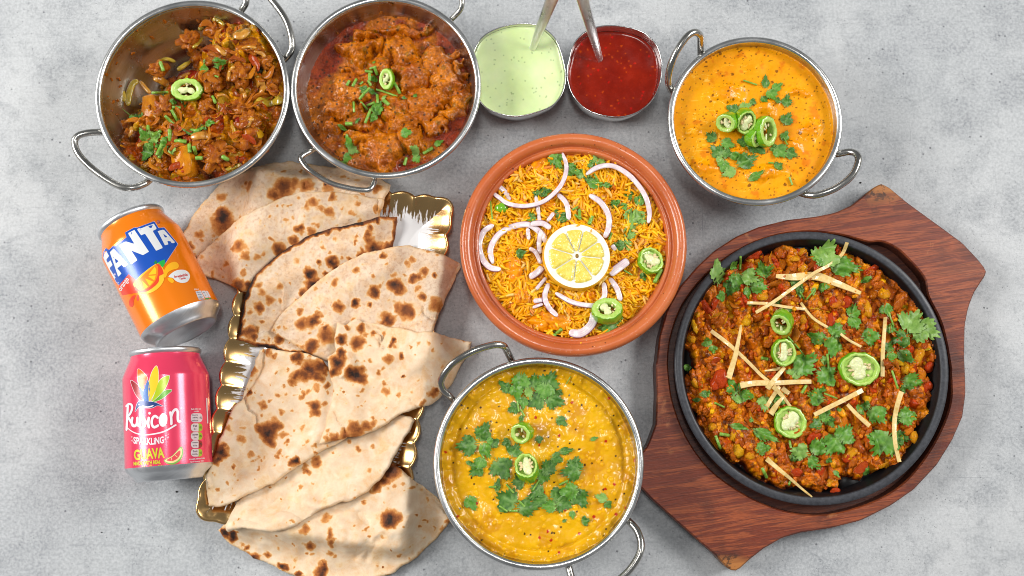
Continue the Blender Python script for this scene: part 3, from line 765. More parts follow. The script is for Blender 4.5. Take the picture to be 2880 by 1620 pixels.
# ================================================================== terracotta pot with biryani
HT = 0.062
M_TERRA = quick('terracotta', [(0.25, C(170, 78, 34)), (0.5, C(196, 98, 48)), (0.75, C(212, 120, 68))], 18, 0.3, coat=0.35, bump=0.45, bscale=260, dist=0.0005, detail=12,
                speck=[(300, 0.11, C(232, 186, 150)), (130, 0.10, C(130, 66, 36)), (60, .06, C(110, 56, 34))])
BT = Bowl(); c = P(1613.5, 681, HT); BT.x, BT.y = c.x, c.y; BT.R = 321.5*mpp(1613, 681, HT); BT.h = HT
TT = thing('terracotta_pot', 'round orange terracotta pot with a grooved rim, holding the rice', 'pot', (c.x, c.y, 0))
R = BT.R
pr = [(0, .008), (.60*R, .008), (.70*R, .011), (.765*R, .022), (.805*R, .040), (.832*R, .0535), (.845*R, .0555), (.862*R, .0558), (.876*R, .0552), (.884*R, .0556), (.893*R, .0585), (.905*R, .0605),
      (.93*R, .0618), (.955*R, .0620), (.978*R, .0612), (.993*R, .0590), (1.0*R, .0555), (.996*R, .051), (.982*R, .048), (.962*R, .046), (.94*R, .040), (.90*R, .022), (.84*R, .008), (.78*R, .001), (.70*R, 0), (0, 0)]
pts = catmull(pr, 3)
V, Fc = lathe([(max(float(p[0]), 0), max(float(p[1]), 0)) for p in pts], 160, c.x, c.y)
V[:, 2] += fbm(V[:, 0]*30, V[:, 1]*30, 5, 2)*0.0003*(V[:, 2] > .04)
pot_o = part('pot_wall', V, Fc, M_TERRA, TT)
TB = thing('biryani_rice', 'mound of orange and yellow basmati biryani rice in the terracotta pot', 'rice', (BT.x, BT.y, 0.03))
def zt(r): return np.interp(r/R, [0, .60, .70, .765, .805, .832, 1], [.008, .008, .011, .022, .040, .0535, .12])
BB = BT
def hb(X, Y):
    d1, d2, a, b = worley(X/0.012, Y/0.012, 101)
    r = np.hypot(X, Y)/R
    return 0.004*(1-r*r)+0.0035*(1-sst(d1, 0, .9))*(a-.3)+fbm(X*50, Y*50, 103, 3)*0.005+fbm(X*400, Y*400, 104, 2)*0.0008-0.006*np.exp(-(((X-0.062)/0.02)**2+((Y+0.035)/0.03)**2))
def cb(X, Y, h):
    n = fbm(X*70, Y*70, 108)*0.5+0.5
    col = mixc(K3(196, 108, 4), K3(228, 152, 10), n*1.2); return mixc(col, K3(150, 66, 4), sst(fbm(X*110, Y*110, 109)*.5+.5, .6, .75)*.6)
SB = food('rice_bed', BB, 0.044, hb, cb, M_CRUMB, TB, 0.0008, 0.86, 0.0012, zf=zt)
bvb = bvh_of([SB])
# rice grains
def m_rice():
    t = NT('basmati_grain'); q = t.n('ShaderNodeObjectInfo')
    a = t.attr('tone'); rnd = t.math('FRACT', t.math('ADD', a, q.outputs['Random']))
    c = t.ramp(rnd, [(0.0, C(240, 158, 2)), (0.35, C(248, 180, 6)), (0.65, C(254, 204, 40)), (0.86, C(238, 148, 10)), (0.93, C(244, 210, 120)), (1.0, C(216, 108, 6))])
    t.p(col=c, rough=0.34, coat=0.08, coatr=0.15, spec=.25, sss=0.06, ssss=0.002, sssr=(1, .6, .2)); return t.m
M_RICE = m_rice()
def grain_geo(k):
    r = random.Random(k); L = 0.0069; bend = r.uniform(-0.002, 0.002); n = 7
    path = [np.array([(-1+2*i/(n-1))*L, bend*(1-((-1+2*i/(n-1)))**2), 0]) for i in range(n)]
    w_ = np.array([.25, .78, 1, 1, 1, .78, .25])*0.00122
    V, Fc, E = sweep(path, w_, w_, 6); Fq = []
    for f in Fc:
        Fq += [f] if len(f) == 3 else [(f[0], f[1], f[2]), (f[0], f[2], f[3])]
    return V, np.array(Fq)
geos = [grain_geo(k) for k in range(8)]
gm = [mesh('rice_grain', v, f, M_RICE, fattr={'tone': np.zeros(len(v))}) for v, f in geos]
pool = []; tries = 0
gr = random.Random(11)
# local hollows where chicken pieces show
chick = [(375, 905, 75, 85, 10), (640, 1215, 95, 60, -10), (430, 1065, 55, 55, 0), (555, 1215, 80, 60, 10), (860, 1060, 50, 50, 0), (555, 265, 80, 55, 30), (600, 500, 60, 40, 10), (800, 400, 50, 30, 60)]
chp = [(*loc(BB, C9, x, y, .048), max(a, b)*mpp(1613, 681, .048)/2.1957) for x, y, a, b, _ in chick]
allg = []
while len(allg) < 4000:
    x = gr.uniform(-1, 1)*R*.84; y = gr.uniform(-1, 1)*R*.84
    rr = math.hypot(x, y)
    if rr > R*.822: continue
    if any(math.hypot(x-a, y-b) < s*.72 and gr.random() < .85 for a, b, s in chp): continue
    allg.append((x, y))
ax = np.array(allg); ff = fbm(ax[:, 0]*28, ax[:, 1]*28, 120, 2)
rec = []
for i, (x, y) in enumerate(allg):
    hit = bvb.ray_cast(Vector((BB.x+x, BB.y+y, .3)), Vector((0, 0, -1)))
    z = hit[0].z if hit[0] else .045
    top = i >= len(allg)-300
    ang = ff[i]*9+gr.gauss(0, .75); tilt = gr.gauss(0, .22 if top else .34)
    lift = gr.uniform(0.0014, 0.0042) if not top else gr.uniform(.0042, .0056)
    rec.append((BB.x+x, BB.y+y, z+lift, ang, tilt, gr.random(), gr.randrange(8), gr.uniform(.78, 1.2)))
VV = []; FF = []; TT_ = []; nb = 0
for (x, y, z, an, ti, tn, k, sc) in rec[:-300]:
    M = (Matrix.Translation((x, y, z)) @ Matrix.Rotation(an, 4, 'Z') @ Matrix.Rotation(ti, 4, 'Y'))
    A = np.array(M); v, f = geos[k]; VV.append((v*sc) @ A[:3, :3].T+A[:3, 3]); FF.append(f+nb); TT_.append(np.full(len(v), tn)); nb += len(v)
rs = part('rice_grains', np.vstack(VV), np.vstack(FF), M_RICE, TB, fattr={'tone': np.concatenate(TT_)}, kind='stuff')
for (x, y, z, an, ti, tn, k, sc) in rec[-300:]:
    o = obj('rice_grain', gm[k], TB, loc=Vector((x, y, z))-TB.location, rot=(0, ti, an), sc=(sc, sc, sc))
chm = [chunk_mesh('chicken_chunk', 50+i, 4, 0.36, 0.25, 0.16, M_DAL, K3(238, 158, 14), K3(204, 112, 6)) for i in range(3)]
for i, (x, y, a, b, rot) in enumerate(chick):
    p = surf_or(bvb, *C9(x, y), .046); s = mpp(1613, 681, .048)/2.1957
    put_chunk('chicken_piece', chm[i % 3], TB, p.x, p.y, p.z+.001, a*s, b*s, min(a, b)*s*.7, math.radians(rot), tilt=.2)
bvb = bvh_of([SB, rs]+[o for o in TB.children if o.name.startswith('chicken')])

# red onion rings
def m_onion():
    t = NT('red_onion'); e = t.attr('e'); n = t.noise(160, 3)
    c = t.ramp(n, [(0.3, C(222, 200, 204)), (0.7, C(244, 234, 232))])
    ln = t.math('SINE', t.math('MULTIPLY', e, 14.0)); c = t.mix(t.rng(ln, .2, 1.0, 0, .35), c, C(196, 164, 184))
    c = t.mix(t.rng(t.math('ADD', e, t.math('MULTIPLY', n, .2)), 0.80, 1.02, 0, .9), c, C(128, 50, 100))
    t.p(col=c, rough=0.25, coat=0.4, sss=0.2, ssss=0.003, sssr=(1, .7, .8)); t.bump(t.noise(1, 3, .6, 0, t.co((500, 500, 900))), .15, .0004); return t.m
M_ONION = m_onion()
onions = [
 ([(685, 175), (710, 260), (690, 350), (640, 420), (560, 480), (450, 505), (350, 490), (290, 450), (245, 415)], 32, 'long thin red onion arc sweeping across the upper left of the rice', 2),
 ([(290, 380), (335, 420), (358, 470)], 36, 'short stub of red onion at the upper left edge of the rice', 0),
 ([(830, 310), (900, 265), (990, 255), (1080, 300), (1150, 370), (1200, 450), (1222, 540), (1215, 610)], 36, 'long red onion arc curving down the upper right of the rice', 2),
 ([(850, 435), (920, 480), (970, 560), (970, 640), (945, 700)], 40, 'curved red onion slice reaching down to the upper right of the lemon', 1.5),
 ([(655, 430), (710, 490), (725, 590)], 36, 'faded orange stained onion slice above the lemon', -.5),
 ([(260, 620), (200, 660), (170, 740), (190, 830), (240, 885), (305, 895)], 42, 'hook shaped red onion slice touching the left wall of the terracotta pot', 1),
 ([(255, 860), (240, 770), (290, 680), (380, 630), (480, 620), (560, 680), (580, 730)], 42, 'long red onion arch left of the lemon slice', 0),
 ([(490, 615), (560, 610), (612, 642)], 40, 'short pale onion slice touching the upper left of the lemon rind', 1.5),
 ([(520, 440), (540, 560), (545, 610)], 28, 'upright narrow onion sliver above the arch left of the lemon', -.5),
 ([(552, 650), (540, 730), (545, 800)], 34, 'purple edged onion sliver pressed against the left of the lemon rind', .5),
 ([(480, 765), (520, 790), (552, 860)], 30, 'thin slanted onion sliver low at the left of the lemon', .5),
 ([(480, 945), (530, 915), (562, 880)], 46, 'short thick onion piece at the lower left of the lemon', .5),
 ([(1092, 838), (1035, 880), (975, 925)], 58, 'broad purple tinged onion piece at the right of the lemon', 1),
 ([(975, 950), (1020, 1010), (1045, 1090)], 38, 'onion slice running from the lower right of the lemon to a chilli', .5),
 ([(600, 980), (575, 1060), (600, 1130), (655, 1185)], 36, 'curved onion slice with purple edge hanging from the lower left of the lemon', 1.2),
 ([(640, 1040), (750, 1100), (880, 1120), (1000, 1105)], 34, 'long onion arc under the lemon reaching the lower chilli ring', .6),
 ([(940, 975), (945, 1060), (900, 1110)], 36, 'onion slice dropping from the lower right rim of the lemon', 1.2),
 ([(505, 1092), (570, 1083)], 34, 'small onion offcut at the lower left of the rice', .8),
 ([(500, 1132), (565, 1108)], 22, 'thinnest onion offcut at the lower left of the rice', .4),
 ([(883, 1152), (868, 1230), (800, 1290), (725, 1285)], 58, 'thick onion crescent at the bottom of the rice', 1.5),
 ([(585, 945), (550, 985), (520, 1020)], 26, 'slanted purple edged onion sliver below the left of the lemon', .3),
 ([(592, 600), (632, 545)], 28, 'small purple onion tip above the left of the lemon', .3),
 ([(470, 640), (478, 712)], 28, 'short translucent onion bit inside the arch left of the lemon', -.4),
 ([(990, 745), (1012, 778)], 34, 'tiny onion bit touching the right of the lemon rind', 0)]
for pts, wd, lab, up in onions:
    s = mpp(1613, 681, .05)/C9.k*wd/2*.9
    path = zpath(bvb, pts, C9, 0.0016+up*.0012, 6, .05, 3)
    tt = np.linspace(0, 1, len(path)); prf = np.sqrt(np.clip(1-(2*tt-1)**8, 0.12, 1))
    # radial outside of the bend gets the purple skin
    V, Fc, E = sweep(path, s*prf*1.0, 0.0008*prf, 16, 4.5)
    m = len(path)//2; ch = (path[0]+path[-1])/2; out = path[m]-ch; T = path[min(m+1, len(path)-1)]-path[m-1]; side = np.cross(T, (0, 0, 1))
    sg = 1 if side@out >= 0 else -1
    single('red_onion_slice', V, Fc, M_ONION, lab, 'onion', 'red onion slices on the rice', fattr={'e': E*sg})

# lemon slice
M_RIND = quick('lemon_rind', [(0.3, C(232, 166, 10)), (0.7, C(246, 190, 22))], 60, 0.35, coat=0.3, bump=0.4, bscale=500)
M_PITH = quick('lemon_pith', [(0.3, C(248, 242, 214)), (0.7, C(254, 252, 236))], 200, 0.5, sss=0.1)
def m_pulp():
    t = NT('lemon_pulp'); v = t.voro(420, vec=t.co((1, 1, .2))); n = t.noise(260, 3)
    c = t.ramp(n, [(0.3, C(230, 204, 70)), (0.6, C(244, 224, 112)), (0.8, C(250, 240, 170))])
    t.p(col=c, rough=0.18, coat=0.6, sss=0.25, ssss=.003, sssr=(1, .9, .3)); t.bump(v, .5, .0008); t.bump(n, .4, .0008); return t.m
M_PULP = m_pulp()
lc = P(*C9(775, 812), .0605); ls = mpp(1613, 730, .06)/C9.k
LT = thing('lemon_slice', 'thick round lemon slice lying in the middle of the rice', 'lemon', (lc.x, lc.y, .053))
ltilt = Matrix.Rotation(math.radians(4), 4, 'Y') @ Matrix.Rotation(math.radians(-6), 4, 'X')
def lp(V): 
    A = np.array(Matrix.Translation(lc) @ ltilt); return np.asarray(V) @ A[:3, :3].T+A[:3, 3]
RL = 208*ls
lt = .0085
prr = [(RL*.985, 0.0), (RL*1.0, -.0006), (RL*1.03, -.004), (RL*1.0, -lt+.0004), (RL*.97, -lt)]
V, Fc = lathe(prr, 96); part('rind', lp(V), Fc, M_RIND, LT)
# pith: annulus with segment pockets left to the pulp wedges standing slightly lower
V, Fc = lathe([(0, -.0003), (RL*.12, -.0003), (RL*.5, -.0004), (RL*.8, -.0001), (RL*.93, .0001), (RL*.986, -.0001)], 96); part('pith', lp(V), Fc, M_PITH, LT)
V, Fc = lathe([(0, -lt), (RL*.975, -lt)], 64); part('pith', lp(V), Fc[:, ::-1], M_PITH, LT)
segs = [(-114, -76, .81), (-74, -36, .83), (-34, 4, .81), (6, 52, .81), (56, 98, .83), (100, 146, .81), (148, 196, .84), (198, 244, .82)]
for a0, a1, ro in segs:
    a0 += .3; a1 -= .3; am = math.radians((a0+a1)/2); r0 = .13
    out = []
    for q in np.linspace(a0+4, a1-4, 11): out.append((RL*ro*math.cos(math.radians(q)), RL*ro*math.sin(math.radians(q))))
    out.append((RL*(ro-.07)*math.cos(math.radians(a1)), RL*(ro-.07)*math.sin(math.radians(a1))))
    out.append((RL*(r0+.05)*math.cos(math.radians(a1-4)), RL*(r0+.05)*math.sin(math.radians(a1-4))))
    out.append((RL*r0*math.cos(am), RL*r0*math.sin(am)))
    out.append((RL*(r0+.05)*math.cos(math.radians(a0+4)), RL*(r0+.05)*math.sin(math.radians(a0+4))))
    out.append((RL*(ro-.07)*math.cos(math.radians(a0)), RL*(ro-.07)*math.sin(math.radians(a0))))
    poly = resample(out, .0008)
    V2, F2 = cdt(poly, .0007); d = edist(poly, V2[:, 0], V2[:, 1])
    th_ = np.arctan2(V2[:, 1], V2[:, 0])
    z = .0002+.0007*sst(d, 0, .0018)+vn(th_*26, np.hypot(V2[:, 0], V2[:, 1])*700, 5)*.0006*sst(d, 0, .001)
    part('pulp_segment', lp(np.column_stack([V2[:, 0], -V2[:, 1], z])), np.array(F2)[:, ::-1], M_PULP, LT)
V, Fc = ico(2, lambda c: np.array([c.x*RL*.05, c.y*RL*.07, c.z*.0004])); M_CORE = quick('lemon_core', C(150, 110, 30), 300, .5)
part('core', lp(V), Fc, M_CORE, LT)

# ================================================================== sizzler board, iron plate, minced egg curry
def m_wood():
    t = NT('red_hardwood')
    v = t.co((1, 1, 1), (0, 0, math.radians(-8)))
    st = t.n('ShaderNodeMapping'); st.inputs['Scale'].default_value = (14, 240, 240); t.lk(v, st.inputs['Vector'])
    st2 = t.n('ShaderNodeMapping'); st2.inputs['Scale'].default_value = (45, 900, 900); t.lk(v, st2.inputs['Vector'])
    g = t.noise(1, 6, .6, 1.0, st.outputs[0]); f = t.noise(1, 4, .7, .4, st2.outputs[0]); b = t.noise(9, 3, .5, .4)
    c = t.ramp(t.math('MULTIPLY_ADD', g, .65, t.math('MULTIPLY', b, .35)), [(0.28, C(78, 32, 20)), (0.40, C(126, 54, 30)), (0.47, C(110, 46, 26)), (0.53, C(160, 80, 42)), (0.58, C(118, 54, 30)), (0.70, C(186, 104, 56))])
    c = t.mix(t.rng(f, .50, .70, 0, .65), c, C(44, 16, 12))
    c = t.mix(t.rng(t.noise(16, 5, .6, .6), .50, .66, 0, .6), c, C(62, 26, 18)); c = t.mix(t.rng(t.noise(34, 5, .7, .5), .60, .70, 0, .35), c, C(204, 136, 84))
    tip = t.attr('tip'); c = t.mix(t.rng(t.math('ADD', tip, t.math('MULTIPLY', g, .5)), .72, 1.0), c, C(176, 112, 54))
    bt = t.math('MULTIPLY', t.rng(tip, .25, .6), t.rng(t.noise(160, 5, .7), .53, .62)); c = t.mix(t.math('MULTIPLY', bt, .8), c, C(44, 28, 18))
    edge = t.attr('edge_shade'); c = t.mix(t.math('MULTIPLY', edge, .75), c, C(40, 22, 18))  # shade of the recess and side faces painted into the wood colour
    t.p(col=c, rough=t.rng(f, .3, .7, .36, .55), spec=.45, coat=.12); t.bump(f, .35, .0005); t.bump(g, .2, .0008); return t.m
M_WOOD = m_wood()
zb = .020
top = [C11(*p) for p in [(1690, 40), (1740, 62), (1870, 170), (2090, 330), (2240, 440), (2340, 545), (2400, 620), (2405, 648), (2372, 700), (2320, 780), (2282, 880), (2258, 1000), (2254, 1200), (2262, 1400)]]
top += [C12(*p) for p in [(2190, 250), (2170, 400), (2100, 560), (2000, 720), (1850, 880), (1700, 985), (1500, 1085), (1300, 1135), (1100, 1165), (980, 1200), (860, 1270), (770, 1340), (700, 1405), (665, 1420), (630, 1405), (540, 1310), (400, 1190), (270, 1075), (130, 950), (45, 860)]]
top += [(1786, 1352), (1782, 1318), (1801, 1282), (1823, 1250)]
top += [C12(150, 450), C12(158, 250), C12(150, 60)]+[C11(*p) for p in [(162, 1250), (180, 1080), (230, 900), (320, 740), (450, 590), (560, 490), (700, 400), (850, 335), (1050, 285), (1250, 262), (1380, 235), (1490, 185), (1580, 110), (1645, 58)]]
ow = np.array([tuple(P(*p, zb))[:2] for p in top]); ow = resample(ow, .004)
rec_px = [C11(*p) for p in [(1600, 437), (1680, 432), (1740, 450), (1815, 495), (1880, 560), (1945, 630), (1990, 700), (2005, 800), (2085, 960), (2125, 1100), (2160, 1300)]]+[C12(*p) for p in [(2088, 100), (2090, 300), (2020, 500), (1900, 700), (1750, 860), (1550, 970), (1300, 1040), (1100, 1040), (900, 990), (700, 890), (500, 740), (350, 530), (262, 300), (235, 100)]]+[C11(*p) for p in [(240, 1250), (255, 1100), (320, 900), (440, 720), (600, 570), (800, 450), (1000, 385), (1200, 365), (1400, 385), (1520, 415)]]
rw = np.array([tuple(P(*p, zb))[:2] for p in rec_px]); rw = resample(np.array(catmull(rw, 4, True)), .004)
WB = thing('wooden_serving_board', 'dark red hardwood serving board with pointed corners under the iron plate', 'board', (float(ow[:, 0].mean()), float(ow[:, 1].mean()), 0))
def ring_fill(outer, inner):
    pts = [Vector(p) for p in outer.tolist()+inner.tolist()]; no, ni = len(outer), len(inner)
    r = delaunay_2d_cdt(pts, [], [list(range(no)), list(range(no, no+ni))], 1, 1e-9)
    V = np.array([tuple(v) for v in r[0]]); Fs = []
    for f in r[2]:
        cc = V[list(f)].mean(0)
        if inside(inner, np.array([cc[0]]), np.array([cc[1]]))[0]: continue
        a, b, c_ = V[f[0]], V[f[1]], V[f[2]]
        Fs.append(f if (b[0]-a[0])*(c_[1]-a[1])-(b[1]-a[1])*(c_[0]-a[0]) > 0 else f[::-1])
    return V, Fs
def inset(poly, d):
    p = np.asarray(poly); n = np.roll(p, -1, 0)-np.roll(p, 1, 0); n = np.column_stack([-n[:, 1], n[:, 0]]); n /= np.linalg.norm(n, axis=1)[:, None]
    a = 0.5*np.sum(p[:, 0]*np.roll(p[:, 1], -1)-p[:, 1]*np.roll(p[:, 0], -1))
    return p+n*d*(1 if a > 0 else -1)
bev = .0012
oi = inset(ow, bev); ri = inset(rw, -bev)
V2, F2 = ring_fill(oi, ri)
tipP = [np.array(tuple(P(*C11(1690, 60), zb))[:2]), np.array(tuple(P(*C12(655, 1400), zb))[:2])]
def wattr(V):
    V = np.asarray(V); tip = np.zeros(len(V))
    for q in tipP: tip = np.maximum(tip, 1-np.hypot(V[:, 0]-q[0], V[:, 1]-q[1])/.034)
    return np.clip(tip, 0, 1)
# dense top for the attributes
allV = []; allF = []; base = 0
V = np.column_stack([V2, np.full(len(V2), zb)]); allV.append(V); allF += [tuple(f) for f in F2]; base = len(V)
edge_shade = [np.zeros(len(V))]
def strip(p, q, zp, zq, bq, bp):
    global base
    n = len(p); allV.append(np.column_stack([p, np.full(n, zp)])); allV.append(np.column_stack([q, np.full(n, zq)]))
    for i in range(n):
        j = (i+1) % n; allF.append((base+i, base+j, base+n+j, base+n+i))
    edge_shade.append(np.full(n, bp)); edge_shade.append(np.full(n, bq)); base += 2*n
strip(oi, ow, zb, zb-bev, .5, 0); strip(ow, ow, zb-bev, .0, .9, .8)
strip(ri, rw, zb, zb-bev, .5, 0); strip(rw, inset(rw, .0006), zb-bev, .008, 1, .8)  # recess wall and floor carry the painted shade
V3, F3 = cdt(inset(rw, .0006), .012); allV.append(np.column_stack([V3, np.full(len(V3), .008)])); allF += [tuple(i+base for i in f) for f in F3]; edge_shade.append(np.full(len(V3), .85)); base += len(V3)
V = np.vstack(allV)
bo = part('board_slab', V, allF, M_WOOD, WB, smooth=False, fattr={'tip': wattr(V), 'edge_shade': np.concatenate(edge_shade)})

def m_iron():
    t = NT('cast_iron'); n = t.noise(420, 5, .65); b = t.noise(30, 4)
    c = t.ramp(n, [(.3, C(9, 9, 11)), (.6, C(14, 14, 17)), (.8, C(24, 24, 27))])
    w_ = t.attr('wear'); c = t.mix(t.math('MULTIPLY', w_, t.rng(n, .3, .7, .35, .8)), c, C(84, 86, 92))
    t.p(col=c, rough=t.rng(b, .3, .7, .34, .5), metal=.0, spec=.3, coat=.05, coatr=.3); t.bump(n, .12, .0003); return t.m
M_IRON = m_iron()
BP = Bowl(); zr = .030; c = P(2283, 1029, zr); BP.x, BP.y = c.x, c.y; BP.R = 386*mpp(2283, 1029, zr); BP.h = zr
PT = thing('iron_sizzler_plate', 'round black cast iron sizzler plate sitting in the wooden board', 'plate', (c.x, c.y, .009))
R = BP.R
pp = [(0, .0125), (R*.88, .0125), (R*.905, .0135), (R*.936, .0285), (R*.943, .0296), (R*.948, .030), (R*.988, .030), (R*.997, .0293), (R, .0278), (R*.985, .024), (R*.93, .0105), (R*.90, .0085), (0, .0085)]
V, Fc = lathe(pp, 180, c.x, c.y); wr = np.tile(np.array([0, 0, 0, 0, .6, .9, .8, .9, .9, .2, 0, 0, 0]), 180)
plate_o = part('plate_body', V, Fc, M_IRON, PT, fattr={'wear': wr})
# raised maker's bars on the floor of the plate
for q0, q1 in [(C11(930, 482), C11(1245, 478)), (C12(1330, 850), C12(1500, 808))]:
    pa = P(*q0, .013); pb_ = P(*q1, .013)
    V, Fc, E = sweep([pa, (pa+pb_)/2, pb_], .006, .0012, 8, 4); part('raised_bar', V, Fc, M_IRON, PT, fattr={'wear': np.zeros(len(V))})

EC = thing('minced_egg_curry', 'spicy minced curry with egg and tomato bits spread on the iron plate', 'curry', (c.x, c.y, .013))
def zp(r): return np.interp(r/R, [0, .88, .905, .936, .95, 1.1], [.0125, .0125, .0135, .0285, .03, .09])
eo = [C11(*p) for p in [(760, 495), (850, 475), (900, 520), (960, 450), (1050, 440), (1180, 470), (1220, 520), (1250, 450), (1380, 440), (1480, 490), (1570, 560), (1700, 600), (1790, 650), (1850, 720), (1920, 800), (1985, 900), (2010, 960), (2050, 1060), (2075, 1170), (2075, 1250), (2030, 1340), (2035, 1440)]]
eo += [C12(*p) for p in [(1980, 220), (1950, 320), (1950, 430), (1880, 480), (1870, 570), (1800, 680), (1720, 745), (1620, 770), (1500, 815), (1370, 800), (1350, 880), (1270, 900), (1170, 890), (1080, 850), (990, 875), (890, 840), (780, 790), (730, 720), (670, 730), (590, 650), (510, 580), (440, 480), (415, 370), (350, 290), (330, 190), (325, 120)]]
eo += [C11(*p) for p in [(345, 1360), (400, 1300), (390, 1180), (335, 1160), (360, 1060), (390, 900), (480, 760), (540, 730), (600, 680), (640, 590), (700, 560), (760, 570)]]
ez = .020; ew = np.array([tuple(P(*p, ez))[:2] for p in eo])-np.array([c.x, c.y]); ew = resample(ew, .0025)
def he(X, Y):
    ins = inside(ew, X, Y); d = edist(ew[::2], X, Y); d = np.where(ins, d, -d)+fbm(X*160, Y*160, 130, 3)*.004
    u = X*.94+Y*.34; ridge = np.sin(u/0.0118*2*math.pi/1.6+fbm(X*30, Y*30, 131, 2)*2.2)
    w1, w2, a, b = worley((X*.95+Y*.31+fbm(X*120, Y*120, 6)*.003)/.0056, (Y*.95-X*.31+fbm(X*120, Y*120, 7)*.003)/.0100, 133); e1, e2, e, g = worley(X/.0028, Y/.0028, 135)
    h = .0055+ridge*.0026+.0052*(1-sst(w1, 0, .85))*a+.0018*(1-sst(e1, 0, .8))*e+fbm(X*300, Y*300, 136)*.0009+fbm(X*60, Y*60, 137, 2)*.0014
    return np.where(d > -.004, h*sst(d, -.0005, .004)+(-.004)*(1-sst(d, -.002, .0008)), -.02)
def ce(X, Y, h):
    w1, w2, a, b = worley((X*.95+Y*.31+fbm(X*120, Y*120, 6)*.003)/.0056, (Y*.95-X*.31+fbm(X*120, Y*120, 7)*.003)/.0100, 133); e1, e2, e, g = worley(X/.0028, Y/.0028, 135)
    n = fbm(X*90, Y*90, 138)*.5+.5
    col = mixc(K3(150, 64, 4), K3(210, 114, 14), n*1.2)
    col = mixc(col, K3(216, 132, 14), sst(b, .74, .80)*.8)
    col = mixc(col, K3(182, 54, 14), sst(a, .88, .92)*.85)
    col = mixc(col, K3(52, 18, 4), sst(w1, .55, .85)*.75); col = mixc(col, K3(232, 150, 20), (e > .84)*.75); col = mixc(col, K3(70, 34, 14), (g > .9)*.6)  # shade in the crevices between lumps put into the colour, then random bits
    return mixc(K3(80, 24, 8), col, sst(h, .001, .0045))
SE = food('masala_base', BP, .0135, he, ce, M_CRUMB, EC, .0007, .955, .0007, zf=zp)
bve = bvh_of([SE])
crm = []
for i, (a, b, bx) in enumerate([(K3(216, 130, 10), K3(234, 168, 30), .4), (K3(224, 150, 30), K3(240, 192, 80), .4), (K3(204, 76, 26), K3(176, 50, 14), .3), (K3(176, 80, 6), K3(212, 116, 18), .1), (K3(206, 106, 8), K3(226, 136, 20), .4), (K3(150, 60, 4), K3(196, 96, 10), .1)]):
    crm.append(chunk_mesh('crumb', 60+i, 2 if i not in (3, 5) else 3, .55, bx*.4, .2, M_CRUMB, a, b))
nr = random.Random(21); cnt = 0
hero = [(505, 890, 80, 30, -62, 2), (555, 850, 45, 24, 60, 2), (600, 1360, 60, 50, 60, 2), (820, 520, 55, 40, 0, 2), (1350, 970, 40, 60, 0, 2), (1440, 850, 45, 45, 0, 2), (1630, 620, 55, 24, 20, 2), (420, 1010, 22, 45, 10, 1), (655, 870, 26, 40, 10, 0), (660, 940, 16, 50, 5, 0), (880, 805, 36, 34, 0, 0),
        (770, 980, 32, 26, 0, 1), (500, 1330, 26, 42, 10, 0), (1110, 1130, 30, 40, 0, 0), (1250, 1010, 28, 30, 0, 0), (1150, 965, 28, 34, 0, 0), (1100, 550, 32, 24, 0, 0), (1150, 610, 34, 28, 20, 0), (1140, 505, 44, 22, 20, 0), (960, 660, 20, 50, 12, 4), (1010, 590, 30, 40, 0, 4), (590, 1190, 30, 40, 40, 0),
        (1400, 980, 32, 28, 0, 1), (1710, 790, 34, 36, 0, 0), (1460, 540, 40, 18, 12, 0), (1380, 650, 24, 22, 0, 0), (840, 480, 34, 12, 0, 0), (680, 1050, 40, 22, 0, 0), (1600, 720, 24, 40, 30, 0), (1830, 830, 30, 50, -30, 2), (1880, 1170, 30, 30, 0, 2), (1460, 1160, 40, 26, 0, 2)]
for x, y, a, b, rot, k in hero:
    p = surf_or(bve, *C11(x, y), .02); s = mpp(2283, 1029, .02)/C11.k
    put_chunk('tomato_piece' if k == 2 else 'egg_piece', crm[k], EC, p.x, p.y, p.z+.0006, a*s, b*s, min(a, b)*s*.7, math.radians(rot), tilt=.3); cnt += 1
hero2 = [(690, 620, 46, 44, 0, 1), (1070, 770, 44, 30, 0, 2), (1235, 765, 45, 50, 40, 2), (1420, 670, 34, 34, 0, 2), (1190, 530, 46, 30, 0, 2), (1300, 830, 22, 40, -40, 0), (1330, 890, 30, 24, 0, 2), (1540, 285, 34, 30, 0, 1), (1400, 350, 36, 20, 50, 0), (1480, 500, 24, 34, 0, 0), (560, 170, 46, 60, 0, 2), (1930, 210, 38, 40, 0, 2), (1020, 660, 30, 20, 60, 0), (900, 680, 24, 20, 0, 0), (770, 660, 28, 24, 0, 0), (520, 470, 30, 24, 40, 0), (1850, 540, 24, 40, 10, 0), (770, 250, 24, 24, 0, 0), (660, 330, 28, 24, 0, 0)]
for x, y, a, b, rot, k in hero2:
    p = surf_or(bve, *C12(x, y), .02); s = mpp(2283, 1029, .02)/C12.k
    put_chunk('tomato_piece' if k == 2 else 'egg_piece', crm[k], EC, p.x, p.y, p.z+.0006, a*s, b*s, min(a, b)*s*.7, math.radians(rot), tilt=.3); cnt += 1
rest = []
while len(rest) < 950:
    x = nr.uniform(-1, 1)*R*.93; y = nr.uniform(-1, 1)*R*.93
    if math.hypot(x, y) < R*.9: rest.append((x, y))
rp = np.array(rest); ok = inside(ew, rp[:, 0], rp[:, 1]) & (edist(ew, rp[:, 0], rp[:, 1]) > .003); rp = rp[ok]
geo = []
for me in crm:
    v = np.empty(len(me.vertices)*3, np.float32); me.vertices.foreach_get('co', v); me.calc_loop_triangles(); tt = np.empty(len(me.loop_triangles)*3, np.int32); me.loop_triangles.foreach_get('vertices', tt)
    cc = np.empty(len(me.vertices)*4, np.float32); me.attributes['col'].data.foreach_get('color', cc); geo.append((v.reshape(-1, 3), tt.reshape(-1, 3), cc.reshape(-1, 4)[:, :3]))
VV = []; FF = []; CC = []; nb = 0; npart = 0
